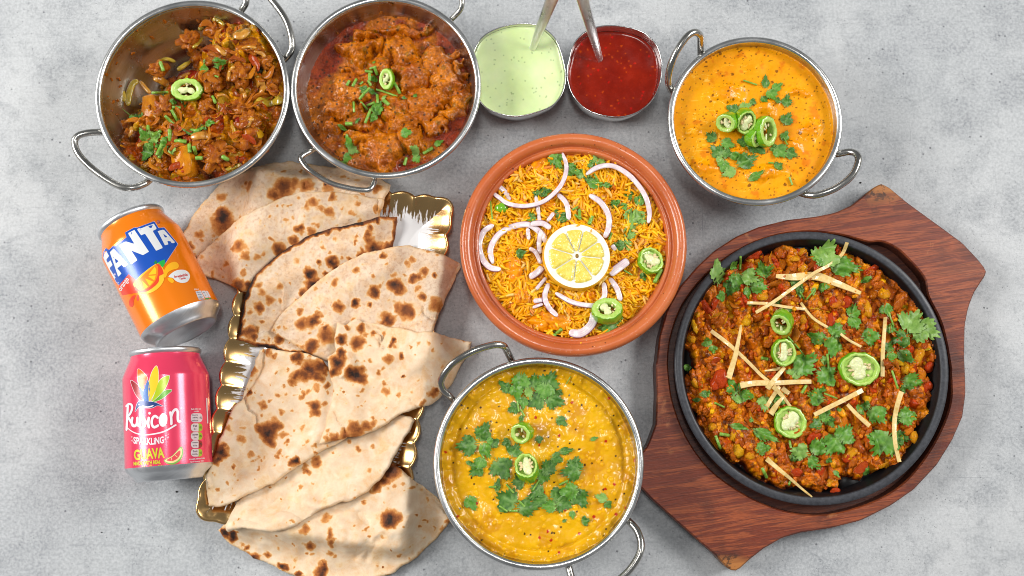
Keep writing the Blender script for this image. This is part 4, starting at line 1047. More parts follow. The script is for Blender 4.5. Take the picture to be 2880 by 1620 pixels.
for i, (x, y) in enumerate(rp):
    hit = bve.ray_cast(Vector((BP.x+x, BP.y+y, .3)), Vector((0, 0, -1)))
    if hit[0] is None: continue
    k = nr.choices([0, 1, 2, 3, 4, 5], [13, 4, 3, 34, 20, 26])[0]; s = nr.uniform(.0011, .0030)*(1.35 if i < 240 else .85); el = nr.uniform(1.0, 2.1)
    rot = math.radians(72)+nr.gauss(0, .6)
    if npart < 235:
        put_chunk('egg_piece' if k in (0, 1, 4) else 'tomato_piece' if k == 2 else 'mince_piece', crm[k], EC, BP.x+x, BP.y+y, hit[0].z+s*.25, s*el, s, s*.8, rot, tilt=.4); npart += 1
    else:
        M = Matrix.Translation((BP.x+x, BP.y+y, hit[0].z+s*.2)) @ Matrix.Rotation(rot, 4, 'Z') @ Matrix.Diagonal((s*el, s, s*.8, 1)); A = np.array(M)
        v, f, cc = geo[k]; VV.append(v @ A[:3, :3].T+A[:3, 3]); FF.append(f+nb); CC.append(cc); nb += len(v)
ecs = part('small_crumbs', np.vstack(VV), np.vstack(FF), M_CRUMB, EC, cattr={'col': np.vstack(CC)}, kind='stuff')
shreds(EC, bve, BP, 45, R*.88, lambda x, y: inside(ew, np.array([x]), np.array([y]))[0], (.004, .010), 8, [4, 3, 4, 1, 4, 4, 1], .015, 'onion_shred')
bve = bvh_of([SE, plate_o]+[o for o in EC.children if o is not SE and not o.name.startswith('masala')])
# ================================================================== gold rimmed tray
tc = P(921, 1000, .018); TS = mpp(921, 1000, .018)
TRAY = thing('scalloped_tray', 'white ceramic tray with a scalloped gold rim beneath the flatbreads', 'tray', (tc.x, tc.y, 0))
AX = np.array([math.sin(math.radians(8.0)), math.cos(math.radians(8.0))])   # long axis, towards the top of the table
AY = np.array([AX[1], -AX[0]])
HWT, HLT = 283*TS, 489*TS
def m_tray():
    t = NT('gilded_porcelain'); u = t.attr('tu'); v = t.attr('tv')
    cmb = t.n('ShaderNodeCombineXYZ'); t.lk(t.math('MULTIPLY', u, 420.0), cmb.inputs[0]); t.lk(t.math('MULTIPLY', v, 5.0), cmb.inputs[1])
    n = t.noise(1, 3, .7, 0, cmb.outputs[0])
    cm2 = t.n('ShaderNodeCombineXYZ'); t.lk(t.math('MULTIPLY', u, 60.0), cm2.inputs[0]); n2 = t.noise(1, 2, .5, 0, cm2.outputs[0])
    g = t.math('ADD', v, t.math('MULTIPLY', t.math('SUBTRACT', n, .5), .62)); g = t.math('ADD', g, t.math('MULTIPLY', t.math('SUBTRACT', n2, .5), .35))
    f = t.rng(g, .80, .83); rimw = t.rng(v, 1.0, 1.012); 
    c = t.mix(f, C(238, 238, 238), C(218, 176, 116)); 
    t.p(col=c, metal=t.math('MULTIPLY', f, 1.0), rough=t.math('MULTIPLY_ADD', f, .13, .09), coat=.3, spec=.5)
    return t.m
M_TRAY = m_tray()
NU = 640; cr_ = 26*TS
def rrect(hw, hl, r, n=NU):
    pts = []
    seg = [(hw-r, hl-r, 0), (-(hw-r), hl-r, 90), (-(hw-r), -(hl-r), 180), (hw-r, -(hl-r), 270)]
    for cx, cy, a0 in seg:
        for q in np.linspace(0, 90, 24): a = math.radians(a0+q); pts.append((cx+r*math.cos(a), cy+r*math.sin(a)))
    return np.array(pts)
base = resample(rrect(HWT, HLT, cr_*1.1), (4*(HWT+HLT))/NU)
NU = len(base); nrm = inset(base, -1.0)-base
per = np.arange(NU)/NU; plen = 4*(HWT+HLT)-cr_*1.9
nsc = 46
sc_ = np.abs(np.sin(per*nsc*math.pi+.35))**.75
cf = sst(np.hypot(np.abs(base[:, 0])-HWT, np.abs(base[:, 1])-HLT), .010, .022); sc_ = sc_*cf+.85*(1-cf)
V = []; Fc = []; tu = []; tv = []
prof = [(0, .0050, 0), (.3, .0050, 0), (.55, .0052, 0), (.66, .0058, .0), (.72, .0075, .1), (.78, .0100, .3), (.84, .0130, .5), (.90, .0160, .75), (.95, .0184, .9), (.985, .0196, 1.0), (1.0, .0199, 1.0), (1.015, .0194, 1.0), (1.02, .0180, 1.0), (.985, .0155, .9), (.90, .0115, .6), (.80, .0065, .3), (.70, .001, 0), (.69, .0, 0), (.0, .0, 0)]
Wd = 250*TS
for v_, z_, a_ in prof:
    q = inset(base, (1-v_)*HWT*.98) if v_ < 1 else base+nrm*(v_-1)*HWT*.9
    if v_ <= .3: q = base*np.array([max(v_, .001), v_*1.0*(HLT-HWT)/HLT+.0+.35*v_])
    elif v_ < .66: q = inset(base, (1-.66)*HWT*.98)*((v_-.1)/.56)
    q = q+nrm*(a_*(sc_-.62)*.0036)[:, None]
    dz = -a_*(sc_-.6)*.0010
    for i in range(NU):
        w2 = AY*q[i, 0]+AX*q[i, 1]; V.append((tc.x+w2[0], tc.y+w2[1], z_+dz[i])); tu.append(per[i]*plen); tv.append(v_)
for k in range(len(prof)-1):
    for i in range(NU):
        j = (i+1) % NU; Fc.append((k*NU+i, k*NU+j, (k+1)*NU+j, (k+1)*NU+i))
part('tray_body', V, np.array(Fc), M_TRAY, TRAY, fattr={'tu': tu, 'tv': tv})

# ================================================================== support heights for the stack of breads
gx0, gx1, gy0, gy1, gs = -.36, .06, -.30, .20, .0015
GX = np.arange(gx0, gx1, gs); GY = np.arange(gy0, gy1, gs); MX, MY = np.meshgrid(GX, GY)
q0 = (MX-tc.x)*AY[0]+(MY-tc.y)*AY[1]; q1 = (MX-tc.x)*AX[0]+(MY-tc.y)*AX[1]
dd = np.minimum(HWT-np.abs(q0), HLT-np.abs(q1))
HM = np.where(dd > 0, np.interp(dd, [0, .006, .028], [.0205, .0185, .0055]), 0.0)
def gblur(A, n):
    for _ in range(n):
        A = (np.roll(A, 1, 0)+np.roll(A, -1, 0)+2*A)/4; A = (np.roll(A, 1, 1)+np.roll(A, -1, 1)+2*A)/4
    return A
def gmax(A, n):
    for _ in range(n):
        A = np.maximum(A, np.maximum(np.roll(A, 1, 0), np.roll(A, -1, 0))); A = np.maximum(A, np.maximum(np.roll(A, 1, 1), np.roll(A, -1, 1)))
    return A
def sampleg(A, X, Y):
    fx = (X-gx0)/gs; fy = (Y-gy0)/gs; ix = np.clip(fx.astype(int), 0, A.shape[1]-2); iy = np.clip(fy.astype(int), 0, A.shape[0]-2); fx = np.clip(fx-ix, 0, 1); fy = np.clip(fy-iy, 0, 1)
    return (A[iy, ix]*(1-fx)+A[iy, ix+1]*fx)*(1-fy)+(A[iy+1, ix]*(1-fx)+A[iy+1, ix+1]*fx)*fy

def m_bread(name, a, b, c_, bran):
    t = NT(name); ch = t.attr('char'); n = t.noise(330, 5, .65); n2 = t.noise(60, 4, .6); f = t.noise(1500, 3, .6)
    base = t.ramp(n2, [(.3, a), (.55, b), (.8, c_)])
    base = t.mix(t.rng(t.noise(75, 5, .65, .4), .46, .66, 0, .72), base, C(224, 172, 112))
    base = t.mix(t.rng(n, .48, .70, 0, bran), base, C(186, 138, 102))
    base = t.mix(t.rng(f, .35, .65, 0, .22), base, C(244, 228, 204))
    fl = t.voro(620); base = t.mix(t.rng(fl, .06, .14, .35*bran*2, 0), base, C(150, 96, 62))
    e = t.math('ADD', ch, t.math('MULTIPLY', t.math('SUBTRACT', n, .5), t.math('MULTIPLY_ADD', ch, .55, .12)))
    e = t.math('ADD', e, t.math('MULTIPLY', t.math('SUBTRACT', t.noise(1100, 4, .6), .5), t.math('MULTIPLY', ch, .35)))
    lay = t.ramp(e, [(0.0, C(250, 236, 212)), (.16, C(238, 206, 156)), (.30, C(214, 150, 84)), (.48, C(176, 106, 50)), (.66, C(128, 70, 32)), (.84, C(92, 52, 32)), (.97, C(48, 34, 28))])
    c = t.mix(t.rng(e, .06, .30, 0, 1), base, lay)
    t.p(col=c, rough=.72, spec=.25, sss=.06, ssss=.002, sssr=(1, .6, .35))
    t.bump(n, .35, .0006); t.bump(f, .25, .0003); return t.m
M_ROTI = m_bread('wholewheat_roti', C(214, 184, 154), C(230, 204, 176), C(242, 222, 198), .75)
M_NAAN = m_bread('plain_naan', C(220, 188, 152), C(235, 210, 178), C(246, 228, 204), .12)
NB = 0
def bread(fr, out, spots, mat, label, name='roti', th=.0026, und=.0012, rnd=26, edge_char=.0, creases=(), zg=.03, stiff=1.0, dark=()):
    global HM, NB
    NB += 1; sd = 200+NB*13
    ow = np.array([tuple(P(*fr(x, y), zg))[:2] for x, y in out]); ow = resample(ow, .0016)
    def support(ow):
        m = inside(ow, MX, MY); mm = gmax(m.astype(float), 2) > 0
        S = np.where(mm, HM, 0); S = gmax(S, 2); S = np.where(mm, S, S[m].mean()); Z = S.copy()
        for _ in range(26):
            Z = gblur(Z, 2); Z = np.where(mm, np.maximum(Z, S), Z)
        return m, gblur(Z, 5)
    for _ in range(2):
        m, Z = support(ow)
        def spz(x, y):
            p = P(*fr(x, y), zg)
            for _ in range(3): p = P(*fr(x, y), float(sampleg(Z, np.array([p.x]), np.array([p.y]))[0])+th+und)
            return (p.x, p.y)
        ow = resample(np.array([spz(x, y) for x, y in out]), .0016)
    nn = inset(ow, -1)-ow; s_ = np.arange(len(ow))*.0016
    ow = ow+nn*(fbm(s_*130, s_*0+sd, sd, 4)*.0011)[:, None]
    V2, F2 = cdt(ow, .00115); X, Y = V2[:, 0], V2[:, 1]; d = edist(ow[::2], X, Y)
    m, Z = support(ow)
    zb_ = sampleg(Z, X, Y)+.0004
    wob = fbm(X*30, Y*22, sd, 3)*und*2.9+und*1.2
    zb_ = zb_+wob*sst(d, 0, .02)+fbm(X*14, Y*14, sd+5, 2)*.0008
    # char
    wx = X+fbm(X*150, Y*150, sd+1, 5, .6)*.0040; wy = Y+fbm(X*150, Y*150, sd+2, 5, .6)*.0040
    ch = np.zeros(len(X))
    k = mpp(*fr(out[0][0], out[0][1]), zg)/fr.k
    r_ = random.Random(sd)
    sp = [(spz(x, y), r*k*.93, i*.95) for x, y, r, i in spots]
    x0, y0 = ow.min(0); x1, y1 = ow.max(0)
    for _ in range(int(rnd*3.6)): sp.append(((r_.uniform(x0, x1), r_.uniform(y0, y1)), r_.uniform(.0009, .0030), r_.uniform(.26, .62)))
    bl = np.zeros(len(X))
    for p, r, i in sp:
        q = np.hypot(wx-p[0], wy-p[1])/r; ch = np.maximum(ch, i*.84*(1-sst(q, .05, 1.5)))
        bl += .00055*min(i, 1)*(1-sst(q, .2, 1.3))
    if edge_char: ch = np.maximum(ch, edge_char*(1-sst(d+fbm(X*200, Y*200, sd+9)*.002, .0006, .0042))*(fbm(X*60, Y*60, sd+4)*.5+.6))
    ch = np.maximum(ch, .20*sst(fbm(X*75, Y*75, sd+6, 4)*.5+.5, .52, .8)); ch = np.maximum(ch, .16*(1-sst(d, .0, .0022)))
    for _ in range(16 if name == 'naan' else 9):
        bx, by, br = r_.uniform(x0, x1), r_.uniform(y0, y1), r_.uniform(.003, .009); bl += br*.11*(1-sst(np.hypot((wx*.5+X*.5)-bx, ((wy*.5+Y*.5)-by)*r_.uniform(.8, 1.6))/br, .1, 1.1))
    er = np.sqrt(np.clip(d/.0022, 0, 1)*(2-np.clip(d/.0022, 0, 1)))
    ztop = zb_+th*(.30+.70*er)+bl+fbm(X*230, Y*230, sd+7, 3)*.00028+fbm(X*75, Y*75, sd+8, 2)*.0008
    for cpts, cw, cd in creases:
        pl = np.array([spz(x, y) for x, y in cpts]); dc = np.full(len(X), 9.0)
        pl = np.array(catmull(pl, 5))
        wx2 = X+fbm(X*260, Y*260, sd+31, 3)*.0012; wy2 = Y+fbm(X*260, Y*260, sd+32, 3)*.0012
        for i in range(len(pl)-1):
            a = pl[i]; ab = pl[i+1]-a; t_ = np.clip(((wx2-a[0])*ab[0]+(wy2-a[1])*ab[1])/(ab@ab+1e-15), 0, 1); dc = np.minimum(dc, np.hypot(wx2-a[0]-t_*ab[0], wy2-a[1]-t_*ab[1]))
        ztop += 1.7*cd*np.exp(-(dc/cw)**2)
    V, Fs = slab(V2, F2, ztop, zb_)
    o = single(name, V, Fs, mat, label, 'bread', 'folded flatbreads on the tray', fattr={'char': np.concatenate([ch, ch*.6])})
    # new support
    Zt = Z+.0004+th+und*1.3
    HM = np.where(m, np.maximum(HM, Zt), HM)
    return o
bA = [(40, 705), (70, 610), (110, 530), (160, 440), (220, 370), (280, 300), (340, 235), (400, 195), (470, 165), (560, 130), (650, 100), (740, 82), (830, 78), (930, 90), (1040, 108), (1150, 125), (1250, 135), (1330, 155), (1420, 175), (1480, 205), (1545, 245), (1532, 290), (1500, 330), (1490, 372), (1400, 430), (900, 560), (500, 760), (330, 790), (250, 775), (180, 765), (100, 735)]
bread(C7, bA, [(365, 475, 75, 1.3), (375, 520, 120, .85), (350, 330, 50, .6), (200, 600, 45, .6), (120, 680, 40, .9), (545, 265, 52, .6), (800, 270, 90, 1.0), (720, 320, 60, .9), (870, 240, 50, .7), (800, 150, 28, .6), (910, 155, 30, .6), (1215, 185, 26, .5), (1440, 270, 48, .75), (950, 260, 70, .7), (1100, 275, 60, .6), (1050, 195, 40, .45), (1320, 215, 40, .4), (1090, 243, 20, 1.6), (160, 740, 20, .6)], M_ROTI,
      'wholewheat roti farthest up the stack, with the largest scorched patch', edge_char=.3, creases=[([(944, 240), (946, 275), (1060, 285)], .0009, -.0016), ([(680, 340), (760, 330)], .0008, -.001)])
bB = [(155, 840), (180, 760), (250, 680), (350, 590), (450, 510), (560, 440), (680, 380), (800, 325), (900, 300), (1000, 290), (1080, 290), (1180, 295), (1280, 305), (1400, 335), (1495, 345), (1490, 400), (1465, 440), (1460, 500), (1400, 600), (900, 860), (640, 1000), (530, 1003), (470, 985), (400, 950), (300, 905), (210, 875)]
bread(C7, bB, [(490, 680, 60, .75), (520, 745, 35, .65), (440, 700, 40, .6), (1010, 370, 52, .75), (960, 400, 40, .6), (1140, 335, 45, .8), (1110, 450, 45, .7), (1060, 410, 30, .6), (915, 560, 40, .95), (770, 700, 60, 1.0), (865, 640, 40, .85), (830, 520, 28, .5), (610, 760, 45, .55), (300, 870, 32, .6), (520, 865, 28, .6), (400, 800, 34, .6), (480, 950, 60, 1.0), (550, 960, 40, 1.0), (1310, 380, 28, .6), (1280, 450, 28, .55), (1210, 425, 22, .6), (730, 630, 30, .4), (950, 485, 22, .5), (1000, 590, 40, .7), (460, 550, 16, .5), (840, 400, 16, .5)], M_ROTI,
      'roti second from the top of the stack, speckled with small golden spots', edge_char=.25, creases=[([(1448, 350), (1455, 380), (1448, 430)], .0008, -.0014), ([(1200, 440), (1180, 480)], .0006, -.0006)])
bC = [(1590, 470), (1588, 520), (1575, 600), (1558, 690), (1540, 800), (1200, 1000), (1150, 1300), (1000, 1420), (800, 1440), (720, 1400), (600, 1378), (520, 1355), (450, 1338), (470, 1300), (480, 1240), (490, 1160), (500, 1090), (530, 1000), (560, 940), (600, 880), (660, 810), (740, 740), (840, 680), (900, 640), (940, 615), (1050, 578), (1170, 540), (1290, 512), (1400, 488), (1500, 470)]
bread(C7, bC, [(960, 610, 30, 1.2), (1020, 585, 28, 1.3), (1110, 570, 34, 1.25), (1180, 545, 30, 1.1), (1290, 520, 30, 1.2), (1230, 530, 24, 1.), (1450, 488, 34, 1.2), (1560, 480, 26, 1.2), (1380, 500, 20, .8), (880, 650, 30, .9), (800, 700, 26, .7), (980, 865, 52, 1.25), (1140, 790, 55, 1.2), (1160, 840, 40, 1.1), (1000, 950, 62, 1.2), (940, 1000, 40, 1.0), (1080, 880, 26, .9), (1050, 800, 28, 1.0), (1270, 775, 28, .9), (1410, 560, 35, .9), (1390, 600, 30, .8), (1400, 640, 42, .8), (1300, 660, 24, .75), (1440, 712, 70, 1.15), (1530, 690, 50, 1.1), (1350, 740, 40, .9), (620, 1110, 48, 1.0), (560, 1280, 60, 1.0), (520, 1270, 30, .9), (640, 1210, 28, .75), (760, 970, 40, .55), (620, 950, 34, .65), (1070, 690, 24, .55), (650, 1010, 44, .6), (700, 1060, 40, .6), (560, 1150, 30, .6), (760, 1340, 40, .9), (770, 1080, 30, .5), (900, 790, 40, .4), (590, 1320, 30, 1.0)], M_ROTI,
      'roti third from the top with a blackened upper edge', edge_char=1.5, creases=[([(800, 1000), (800, 1080), (790, 1130)], .0012, .0016), ([(550, 1230), (600, 1260), (600, 1330)], .0010, -.0014)])
bD = [(695, 1275), (740, 1200), (800, 1130), (900, 1040), (1000, 950), (1100, 870), (1220, 790), (1350, 730), (1480, 700), (1600, 678), (1680, 675), (1780, 695), (1880, 725), (1960, 760), (2032, 793), (2040, 825), (2010, 870), (1980, 940), (1950, 1010), (1900, 1110), (1870, 1180), (1850, 1275), (1800, 1400), (1500, 1500), (1200, 1530), (1090, 1485), (1000, 1449), (900, 1400), (800, 1335)]
bread(C7, bD, [(1430, 1010, 58, 1.1), (1300, 1080, 42, 1.25), (1390, 1105, 28, 1), (1180, 1110, 52, .9), (1150, 1100, 30, .8), (1580, 965, 66, 1.1), (1620, 980, 50, .9), (1705, 905, 46, 1.1), (1780, 860, 44, .8), (1740, 900, 30, .8), (1860, 890, 32, 1), (1650, 1140, 80, .95), (1690, 1160, 50, 1.0), (1600, 1110, 50, .7), (1760, 1040, 42, .95), (1520, 1200, 62, 1.15), (1000, 1205, 60, 1.1), (930, 1220, 60, .85), (1030, 1170, 40, .9), (900, 1130, 38, .7), (1310, 850, 34, .75), (1150, 930, 38, .65), (1090, 1310, 80, .9), (1080, 1265, 30, 1.0), (980, 1390, 60, 1.1), (1485, 745, 30, .9), (1860, 1090, 75, .7), (1700, 770, 24, .6), (1670, 800, 34, .55), (765, 1340, 30, .9), (760, 1240, 24, .6), (815, 1260, 20, .5), (1870, 740, 24, .5), (1540, 1070, 20, .55), (1190, 1060, 26, .6), (1740, 970, 26, .6), (1280, 1190, 30, .5)], M_ROTI,
      'large roti across the middle of the stack with many dark round char spots', edge_char=.3, creases=[([(1770, 1110), (1780, 1160), (1850, 1190)], .0009, -.0015), ([(2030, 800), (1985, 880), (1950, 960)], .0012, -.0016)])
bH = [(95, 1200), (118, 1225), (150, 1262), (200, 1290), (290, 1345), (390, 1395), (500, 1440), (600, 1470), (750, 1490), (900, 1480), (1050, 1440), (1180, 1360), (1290, 1260), (1388, 1143), (1340, 1060), (1300, 1010), (1240, 960), (1180, 925), (1110, 860), (1060, 820), (1000, 850), (900, 950), (600, 1100), (300, 1180), (150, 1165), (120, 1175)]
bread(C8, bH, [(1052, 1130, 62, 1.25), (1060, 870, 62, 1.1), (1010, 920, 50, .95), (980, 960, 40, .8), (1050, 830, 40, .9), (180, 1225, 40, 1.5), (130, 1215, 30, 1.4), (205, 1215, 24, 1.2), (610, 1280, 36, .9), (720, 1220, 38, .8), (700, 1130, 40, .6), (735, 1270, 28, .8), (580, 1200, 42, .7), (265, 1300, 22, 1.0), (310, 1345, 30, 1.1), (380, 1335, 28, .8), (460, 1405, 28, 1.2), (680, 1420, 50, 1.15), (690, 1385, 24, 1.0), (1200, 1120, 15, .9), (1170, 960, 24, .6), (1370, 1160, 18, .7), (900, 1050, 15, .7), (850, 1165, 12, .6), (550, 1440, 22, 1.0), (1300, 1180, 14, .5), (730, 1320, 30, .6), (1080, 950, 20, .55), (1060, 1300, 9, 1.4), (1020, 1395, 6, 1.4), (1360, 1100, 16, .5)], M_NAAN,
      'naan lowest in the picture, with one big round burnt blister at its right', 'naan', th=.0032, und=.0022, edge_char=.35, creases=[([(880, 1110), (940, 1180), (930, 1260), (860, 1330)], .004, -.0022), ([(1185, 930), (1250, 985), (1310, 1040), (1378, 1120)], .0010, -.0022), ([(1020, 1220), (960, 1280), (920, 1350)], .003, -.0018), ([(430, 1380), (440, 1410)], .0006, -.001), ([(960, 1210), (1100, 1200), (1200, 1100)], .006, .0022)], rnd=34)
bG = [(1182, 590), (1160, 640), (1110, 720), (1060, 810), (1040, 860), (990, 920), (930, 980), (860, 1025), (780, 1045), (700, 1070), (620, 1110), (550, 1160), (470, 1195), (400, 1207), (300, 1200), (220, 1190), (150, 1205), (135, 1170), (170, 1100), (205, 1035), (300, 940), (500, 800), (680, 700), (850, 620), (1000, 570), (1100, 555), (1165, 570)]
bread(C8, bG, [(590, 880, 25, .85), (585, 850, 18, .6), (870, 750, 22, .8), (650, 820, 38, .75), (485, 1085, 14, .7), (560, 960, 18, .5), (240, 1100, 34, .45), (620, 935, 16, .5), (400, 964, 9, 1.2), (820, 710, 20, .55), (180, 1150, 20, .4)], M_NAAN,
      'smooth plain naan band between the two most spotted naans, barely charred', 'naan', th=.0034, und=.0020, edge_char=.1, creases=[([(205, 1100), (330, 1120), (450, 1060), (570, 1110)], .006, -.0030), ([(600, 1040), (680, 1060), (780, 1030)], .004, .0022), ([(520, 950), (560, 930)], .0005, -.001)], rnd=14)
bF = [(225, 480), (240, 440), (260, 390), (290, 310), (300, 250), (328, 200), (380, 193), (440, 203), (520, 213), (600, 225), (680, 258), (705, 300), (760, 400), (840, 520), (860, 620), (800, 692), (740, 725), (660, 770), (560, 830), (480, 880), (400, 940), (300, 985), (200, 1035), (120, 1065), (48, 1070), (38, 1000), (30, 900), (55, 850), (75, 800), (90, 750), (120, 660), (150, 590), (180, 515)]
bread(C8, bF, [(610, 310, 62, 1.15), (570, 340, 50, .95), (660, 290, 50, 1.05), (540, 245, 38, 1.15), (530, 340, 34, 1.0), (650, 350, 44, 1), (690, 320, 24, .9), (630, 520, 46, 1.05), (640, 550, 34, .9), (600, 500, 20, .7), (385, 655, 72, 1.15), (420, 620, 50, 1.0), (340, 640, 44, .95), (400, 700, 44, 1.0), (390, 670, 18, 1.5), (345, 510, 28, .7), (110, 770, 50, 1.2), (95, 810, 32, 1.1), (125, 740, 28, 1.0), (525, 820, 30, 1.35), (190, 855, 22, .9), (380, 215, 28, .9), (270, 430, 24, 1.0), (300, 320, 30, .7), (570, 450, 24, .75), (430, 460, 22, .6), (240, 700, 34, .6), (150, 640, 22, .55), (560, 470, 22, .6), (410, 240, 20, .7), (700, 400, 24, .8), (690, 500, 24, .6), (480, 450, 20, .5), (520, 370, 30, .7), (480, 715, 16, .7), (240, 630, 18, .5), (290, 770, 22, .5), (500, 540, 18, .5), (640, 410, 30, .5), (570, 640, 24, .45)], M_NAAN,
      'golden spotted naan on the left, overhanging the tray towards the pink can', 'naan', th=.0034, und=.0020, edge_char=.15, creases=[([(245, 480), (270, 540), (310, 565), (312, 610)], .0009, -.0020), ([(355, 200), (350, 260), (330, 330), (270, 410), (230, 470)], .0016, -.0026), ([(310, 560), (340, 540)], .0008, -.001), ([(48, 920), (60, 960)], .001, .002)], rnd=46)
bE = [(755, 50), (800, 62), (840, 38), (862, 28), (900, 45), (960, 50), (1020, 70), (1100, 80), (1200, 100), (1300, 105), (1400, 135), (1498, 158), (1480, 230), (1440, 290), (1400, 370), (1365, 420), (1330, 460), (1280, 500), (1200, 520), (1130, 550), (1040, 600), (960, 645), (880, 680), (800, 688), (720, 710), (660, 722), (680, 660), (700, 580), (720, 500), (735, 420), (718, 360), (710, 290), (705, 240), (750, 205), (742, 130)]
bread(C8, bE, [(890, 90, 38, 1.0), (780, 145, 34, 1.15), (870, 170, 52, .95), (1070, 160, 26, 1.15), (1055, 180, 20, .9), (1115, 245, 26, 1), (1040, 255, 34, .7), (760, 270, 56, 1.2), (745, 320, 40, 1.1), (775, 215, 30, 1.1), (860, 340, 58, 1.25), (890, 360, 40, 1.0), (860, 345, 18, 1.6), (1120, 345, 15, 1.3), (1030, 430, 38, .6), (875, 460, 18, .7), (860, 640, 60, .8), (920, 620, 42, .8), (800, 665, 40, .85), (960, 600, 30, .7), (1280, 440, 42, .75), (1300, 430, 24, .9), (960, 115, 20, .8), (750, 690, 34, .8), (960, 570, 16, .7), (820, 80, 24, .8), (1260, 160, 20, .5), (1330, 160, 16, .5), (1020, 390, 16, .6), (700, 690, 24, .6), (1230, 490, 24, .6), (805, 437, 7, 1.5)], M_NAAN,
      'pale naan with torn blistered flaps reaching right towards the dal bowl', 'naan', th=.0036, und=.0022, edge_char=.15, creases=[([(900, 42), (960, 80), (1000, 120), (1000, 175)], .0020, -.0036), ([(985, 120), (1010, 190)], .0012, .0028), ([(740, 545), (755, 585), (790, 625), (800, 660)], .0007, -.0016), ([(820, 225), (835, 280), (790, 350)], .0016, .0030), ([(1160, 475), (1200, 530)], .0006, -.001), ([(720, 380), (730, 420)], .001, -.002), ([(900, 400), (1050, 380), (1200, 290), (1330, 200)], .006, .0018)], rnd=34)
# ================================================================== drink cans
def aim(p0, p1, zl):
    return p0, p1
def can(name, label, b_px, t_px, zb_, zt_, paint, r0=.033, trim=.0095):
    pb = np.array(P(*b_px, zb_)); pt = np.array(P(*t_px, zt_)); ax = pt-pb; L = np.linalg.norm(ax); ax /= L
    k = L/.115
    e1 = np.cross((0, 0, 1), ax); e1 /= np.linalg.norm(e1); e2 = np.cross(ax, e1)
    M = np.column_stack([e1, e2, ax])
    T = thing(name, label, 'drink can', tuple(pb), 'soft drink cans lying on the table')
    def tr(V): return np.asarray(V) @ M.T+pb
    def l(pr): return [(r, z*k) for r, z in pr]
    end = l([(0, .0105), (.010, .0098), (.017, .0076), (.0215, .0040), (.0232, .0008), (.0242, 0), (.0252, .0006), (.0262, .0026), (.0272, .0044), (.0300, .0072), (.0322, .0098), (.0330, .0128)])
    V, Fc = lathe(end, 128); part('can_base', tr(V), Fc[:, ::-1], M_ALU, T)
    body = l([(.0330, .0128), (.03302, .016), (.03302, .03), (.03302, .05), (.03302, .07), (.03302, .088), (.03295, .0905), (.0322, .0935), (.0300, .0995), (.0282, .1040), (.0272, .1065), (.0266, .1088), (.0264, .1100)])
    bp = catmull(body, 3); V, Fc = lathe([(p[0], p[1]) for p in bp], 160)
    # small dents and ripples of a handled can
    bo = part('can_body', tr(V), Fc[:, ::-1], paint, T)
    lid = l([(.0264, .1100), (.0272, .1108), (.0278, .1122), (.0278, .1138), (.0270, .1150), (.0262, .1146), (.0258, .1120), (.0252, .1085), (.0240, .1085), (.0235, .1105), (0, .1105)])
    V, Fc = lathe(lid, 128); part('can_lid', tr(V), Fc[:, ::-1], M_ALU, T)
    V, Fc = lathe([(.0020, 0), (.0080, 0), (.0080, .0008), (.0020, .0008)], 24); V[:, 1] *= 1.4; V[:, 2] += .1108*k; V[:, 1] += .004
    part('ring_pull', tr(V), Fc[:, ::-1], M_ALU, T)
    bvc = bvh_of([bo]); return T, bvc
def paint(name, col, var):
    t = NT(name); n = t.noise(20, 3); c = t.mix(n, C(*col), C(*var)); t.p(col=c, rough=.24, metal=.25, coat=.5, coatr=.14, spec=.5)
    t.bump(t.noise(26, 2, .5), .18, .004); t.bump(t.noise(900, 2), .05, .0002); return t.m
M_ORANGE = paint('orange_can_paint', (246, 126, 0), (250, 134, 4))
M_PINK = paint('pink_can_paint', (234, 58, 94), (240, 68, 104))
_ink = {}
def ink(r, g, b):
    if (r, g, b) not in _ink: _ink[(r, g, b)] = NT(f'printed_ink_{r}_{g}_{b}').p(col=C(r, g, b), rough=.32, coat=.4, coatr=.2, metal=.1).m
    return _ink[(r, g, b)]
def proj(T, bv, V2, Fc, mat, name, layer, parent=None):
    V = []; ok = []
    for x, y in V2:
        r = ray(x, y).normalized(); h = bv.ray_cast(CAM, r)
        if h[0] is None: V.append(None)
        else:
            n = h[1]; n = n if n.dot(r) < 0 else -n
            V.append(h[0]+n*(.00007+.00005*layer))
    idx = {}; W = []; 
    for i, v in enumerate(V):
        if v is not None: idx[i] = len(W); W.append(tuple(v))
    Fs = [tuple(idx[i] for i in f) for f in Fc if all(i in idx for i in f)]
    if not Fs: return None
    W = np.array(W); a, b, c = W[Fs[0][0]], W[Fs[0][1]], W[Fs[0][2]]
    if np.dot(np.cross(b-a, c-a), np.array(CAM)-a) < 0: Fs = [f[::-1] for f in Fs]
    return part(name, W, Fs, mat, T, smooth=True)
def poly(T, bv, fr, pts, mat, layer=1, name='printed_shape', sm=0, grid=7):
    q = fr.l(pts) if fr else pts
    if sm: q = catmull(q, sm, True)
    q = resample(np.array(q), grid*.7); V2, F2 = cdt(q, grid); return proj(T, bv, V2, F2, mat, name, layer)
def stroke(pts, w0, w1=None, n=6):
    """outline of a brush stroke along a path"""
    c = np.array(catmull(pts, n)); w1 = w0 if w1 is None else w1; d = np.gradient(c, axis=0); d /= np.linalg.norm(d, axis=1)[:, None]+1e-9
    nn = np.column_stack([-d[:, 1], d[:, 0]]); ww = np.linspace(w0, w1, len(c))[:, None]/2
    a = (c+nn*ww).tolist(); b = (c-nn*ww).tolist()[::-1]
    e0 = c[0]-d[0]*w0*.45; e1 = c[-1]+d[-1]*w1*.45
    return a+[e1.tolist()]+b+[e0.tolist()]
